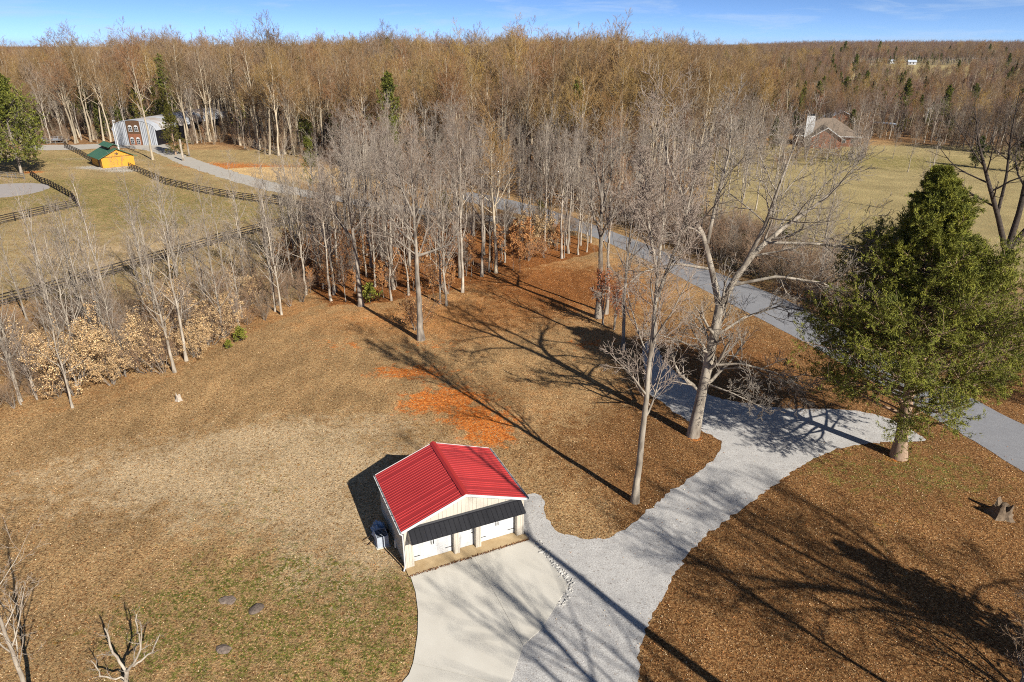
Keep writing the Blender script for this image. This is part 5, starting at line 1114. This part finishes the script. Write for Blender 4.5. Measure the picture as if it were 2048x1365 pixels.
for s in (-1, 1):
    m = MB(); m.tube([(-.9, s * .28, .1), (0, s * .22, .28), (.55, s * .06, .2)], .02, 6); m.build('handle', brown_wood, o)
m = MB(); m.tube([(.55, -.04, .18), (.55, .04, .18)], .18, 12); m.build('wheel', black_iron, o)
# poles
def pole(pos, h, r, m_, label, lamp=False, cross=False):
    o = empty('utility_pole', (*pos, 0)); tag(o, label, 'pole'); m = MB(); m.tube([(0, 0, -.1), (0, 0, h * .5), (0, 0, h)], [r, r * .9, r * .8], 8); m.build('shaft', m_, o)
    if lamp:
        m = MB(); m.tube([(0, 0, h - .4), (.5, -.3, h - .1)], .05, 6); m.build('arm', m_, o); m = MB(); m.box(.3, .8, -.5, -.1, h - .3, h - .05); m.build('lamp_head', white_metal, o)
    if cross:
        m = MB(); m.box(-1.1, 1.1, -.12, -.02, h - .6, h - .42); m.build('crossarm', m_, o)
pole(gp(238, 300), 8.2, .2, white_metal, 'white pole with box beside the corrugated workshop front', True)
pole(gp(367, 322), 5.4, .33, bark_pale, 'thick pale cut trunk post beside the gravel lane')
pole(gp(379, 313), 4.2, .26, bark_grey, 'thinner grey post just behind the thick pale post')
pole(gp(1846, 268), 8.5, .14, pale_stone, 'slim utility pole right of the brick house', True)
pole(gp(1924, 300), 9, .12, bark_grey, 'utility pole with crossarm at the right rear of the field', False, True)
# mail trailer at the end of the lane
tx, ty = gp(118, 287)
o = empty('flat_trailer', (tx - 5, ty, 0), R(4)); tag(o, 'low grey flat trailer at the far end of the lane', 'trailer')
m = MB(); m.box(0, 7, 0, 2.2, .75, .95); m.build('bed', tarp_grey, o)
for x in (0, 3.5, 6.9):
    for y in (0, 2.15):
        m = MB(); m.box(x, x + .08, y, y + .06, .95, 1.9); m.build('stake', tarp_grey, o)
m = MB()
for z in (1.35, 1.8): m.box(0, 7, -.05, -.0, z, z + .1)
m.build('side_rail', tarp_grey, o)
for x in (2.6, 3.6):
    for y in (-.12, 2.2):
        m = MB(); m.tube([(x, y, .4), (x, y + .12, .4)], .4, 14); m.build('wheel', black_iron, o)
# green tufts at lawn edge
proto_conifer('tuft', bark_dark, fol_cedar, 160, 1.1, .02, .7, .02, 30, 4, 8, .18, .25, lambda u: (1 - u) ** .5, ang0=70)
put_tree('tuft', *gp(482, 683), 'small dark green tuft at the left lawn edge', 'bush', None, 1.0, name='evergreen_tuft')
put_tree('tuft', *gp(741, 606), 'low green evergreen tuft beside the stout trunked tree', 'bush', None, 1.5, name='evergreen_tuft')
put_tree('tuft', *gp(458, 697), 'tiny olive tuft left of the small dark green one', 'bush', None, .6, name='evergreen_tuft')

# ------------------------------------------------------------------ stones along the slab edge
rg = np.random.default_rng(31)
def rocks(name, pts, label, m_):
    ico = [(0, 0, 1)] + [(.894 * cos(a), .894 * sin(a), .447) for a in np.arange(5) * 2 * pi / 5] + [(.894 * cos(a), .894 * sin(a), -.447) for a in np.arange(5) * 2 * pi / 5 + pi / 5] + [(0, 0, -1)]
    ico = np.array(ico); fi = [(0, 1 + k, 1 + (k + 1) % 5) for k in range(5)] + [(1 + k, 6 + k, 1 + (k + 1) % 5) for k in range(5)] + [(6 + k, 6 + (k + 1) % 5, 1 + (k + 1) % 5) for k in range(5)] + [(11, 6 + (k + 1) % 5, 6 + k) for k in range(5)]
    V = []; F = []
    for k, (x, y, r) in enumerate(pts):
        a = rg.uniform(0, 6.28); s = r * rg.uniform(.6, 1.2, 3) * (1, 1, .7); q = ico * (1 + rg.normal(0, .13, (12, 1))) * s; q = np.stack([q[:, 0] * cos(a) - q[:, 1] * sin(a), q[:, 0] * sin(a) + q[:, 1] * cos(a), q[:, 2]], 1) + (x, y, r * .3)
        V.append(q); F.append(np.array(fi) + 12 * k)
    o = link(name, mesh_np(name, np.concatenate(V), np.concatenate(F), m_)); tag(o, label, 'stones', kind='stuff')
def along(pts, n, wid, r0, r1):
    P = [np.array(p) for p in pts]; out = []
    for _ in range(n):
        i = rg.integers(0, len(P) - 1); t_ = rg.uniform(); q = P[i] * (1 - t_) + P[i + 1] * t_; d = P[i + 1] - P[i]; d /= np.linalg.norm(d); q = q + np.array([d[1], -d[0]]) * rg.normal(0, wid); out.append((q[0], q[1], rg.uniform(r0, r1)))
    return out
rocks('edge_stones', along([gp(1068, 1082), gp(1104, 1124), gp(1143, 1171)], 230, .13, .04, .1) + along([gp(1143, 1171), gp(1118, 1212)], 60, .12, .04, .09), 'line of loose pale stones along the right edge of the concrete', pale_stone)
gpt = np.array(GRAVEL); lo_, hi = gpt.min(0), gpt.max(0); c_ = rg.uniform((-2, 20), (34, 62), (9000, 2)); c_ = c_[inpoly(c_[:, 0], c_[:, 1], GRAVEL)]
rocks('loose_gravel', [(a, b, rg.uniform(.012, .035)) for a, b in c_], 'loose coarse stones scattered over the gravel drive', pale_stone)

# ------------------------------------------------------------------ fallen leaves
LITTER = [(.50, .31, .14), (.42, .22, .09), (.58, .40, .21), (.34, .15, .06), (.28, .12, .05), (.62, .48, .30), (.45, .20, .07)]
def litter(n, reg, size, pal, fn):
    x = rg.uniform(reg[0], reg[1], n); y = rg.uniform(reg[2], reg[3], n); p_, q_ = px(x, y); k = (p_ > -60) & (p_ < 2110) & (q_ < 1420); x, y = x[k], y[k]
    keepm = rg.uniform(size=len(x)) < fn(x, y); x, y = x[keepm], y[keepm]; return x, y
def dens(x, y):
    p_, q_ = px(x, y); d = np.full(len(x), .55)
    d = np.where(p_ > 1150, .95, d); d = np.where((p_ < 800) & (q_ > 850) & (p_ > 350), .36, d)
    inG = inpoly(x, y, GRAVEL); dg = pdist(x, y, GRAVEL, True); d = np.where(inG, .02 + .5 * np.exp(-dg / .22), d)
    inR = inpoly(x, y, ROAD); dr = pdist(x, y, ROAD, True); d = np.where(inR, .01 + .4 * np.exp(-dr / .3), d)
    inS = inpoly(x, y, SLAB_G); d = np.where(inS, 0, d)
    lx = (x - G.location.x) * cos(R(24.03)) + (y - G.location.y) * sin(R(24.03)); ly = -(x - G.location.x) * sin(R(24.03)) + (y - G.location.y) * cos(R(24.03)); d = np.where((lx > -.1) & (lx < GW + .15) & (ly > -.8) & (ly < GD + .1), 0, d)
    cl = np.exp(-(((x - gp(930, 810)[0]) / 4) ** 2 + ((y - gp(930, 810)[1]) / 4.5) ** 2)); d = d * (1 - .75 * cl)
    lump_ = .5 + .5 * np.sin(x * .9 + 1.7 * np.sin(y * .5)) * np.sin(y * .8 + 1.3 * np.sin(x * .45)); d = d * (.55 + .6 * lump_); return d
xa, ya = litter(330000, (-50, 50, 20, 95), .1, None, dens)
n = len(xa); pos = np.stack([xa, ya, rg.uniform(.015, .05, n)], 1)
pos[:, 2] += np.where(inpoly(xa, ya, ROAD) | inpoly(xa, ya, GRAVEL), .02, 0)
d = nrm(np.stack([rg.normal(size=n), rg.normal(size=n), rg.normal(0, .3, n)], 1)); nn_ = nrm(np.stack([rg.normal(0, .4, n), rg.normal(0, .4, n), np.ones(n)], 1)); s_ = nrm(np.cross(d, nn_)); l_ = rg.uniform(.03, .085, n)[:, None]; w_ = l_ * .38
Vl = np.stack([pos, pos + d * l_ * .5 + s_ * w_, pos + d * l_, pos + d * l_ * .5 - s_ * w_], 1).reshape(-1, 3)
pal = np.array(LITTER); ci = rg.integers(0, len(pal), n); c_ = pal[ci] * rg.uniform(.7, 1.25, (n, 1)); P_, Q_ = px(xa, ya)
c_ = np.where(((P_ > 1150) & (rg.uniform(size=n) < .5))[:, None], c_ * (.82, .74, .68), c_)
o = link('fallen_leaves', mesh_np('fallen_leaves', Vl, np.arange(4 * n).reshape(-1, 4), leafcol, {'Col': np.repeat(c_, 4, 0)})); tag(o, 'brown fallen leaves strewn over the lawn', 'leaves', kind='stuff')
# leaves gathered in the drain strip before the garage doors
nl = 1500; lx = rg.uniform(-.05, GW + .1, nl); ly = -.58 - .11 * (1 - lx / GW) + rg.normal(0, .04, nl); pos = np.array([tuple(G.matrix_basis @ Vector((a, b, .06 + rg.uniform(0, .02)))) for a, b in zip(lx, ly)])
lv, lf_ = leaf_quads(pos, .08, rg, 2.0); o = link('gutter_leaves', mesh_np('gutter_leaves', lv, lf_, leafcol, {'Col': leaf_colours(nl, [(.17, .075, .03), (.24, .11, .045), (.12, .06, .03)], rg)})); tag(o, 'dark wet leaves gathered in the strip before the garage', 'leaves', kind='stuff')

# ------------------------------------------------------------------ air
hzm = bpy.data.materials.new('haze'); hzm.use_nodes = True; t = hzm.node_tree; t.nodes.clear(); ho = t.nodes.new('ShaderNodeOutputMaterial'); hv = t.nodes.new('ShaderNodeVolumePrincipled')
hv.inputs['Color'].default_value = (.78, .86, 1, 1); hv.inputs['Density'].default_value = .00004; hv.inputs['Anisotropy'].default_value = .3; t.links.new(hv.outputs[0], ho.inputs['Volume'])
m = MB(); m.box(-6500, 6500, -500, 9200, -22, 75); o = m.build('haze', hzm); tag(o, 'thin blue haze over the far woods', 'haze', kind='stuff')
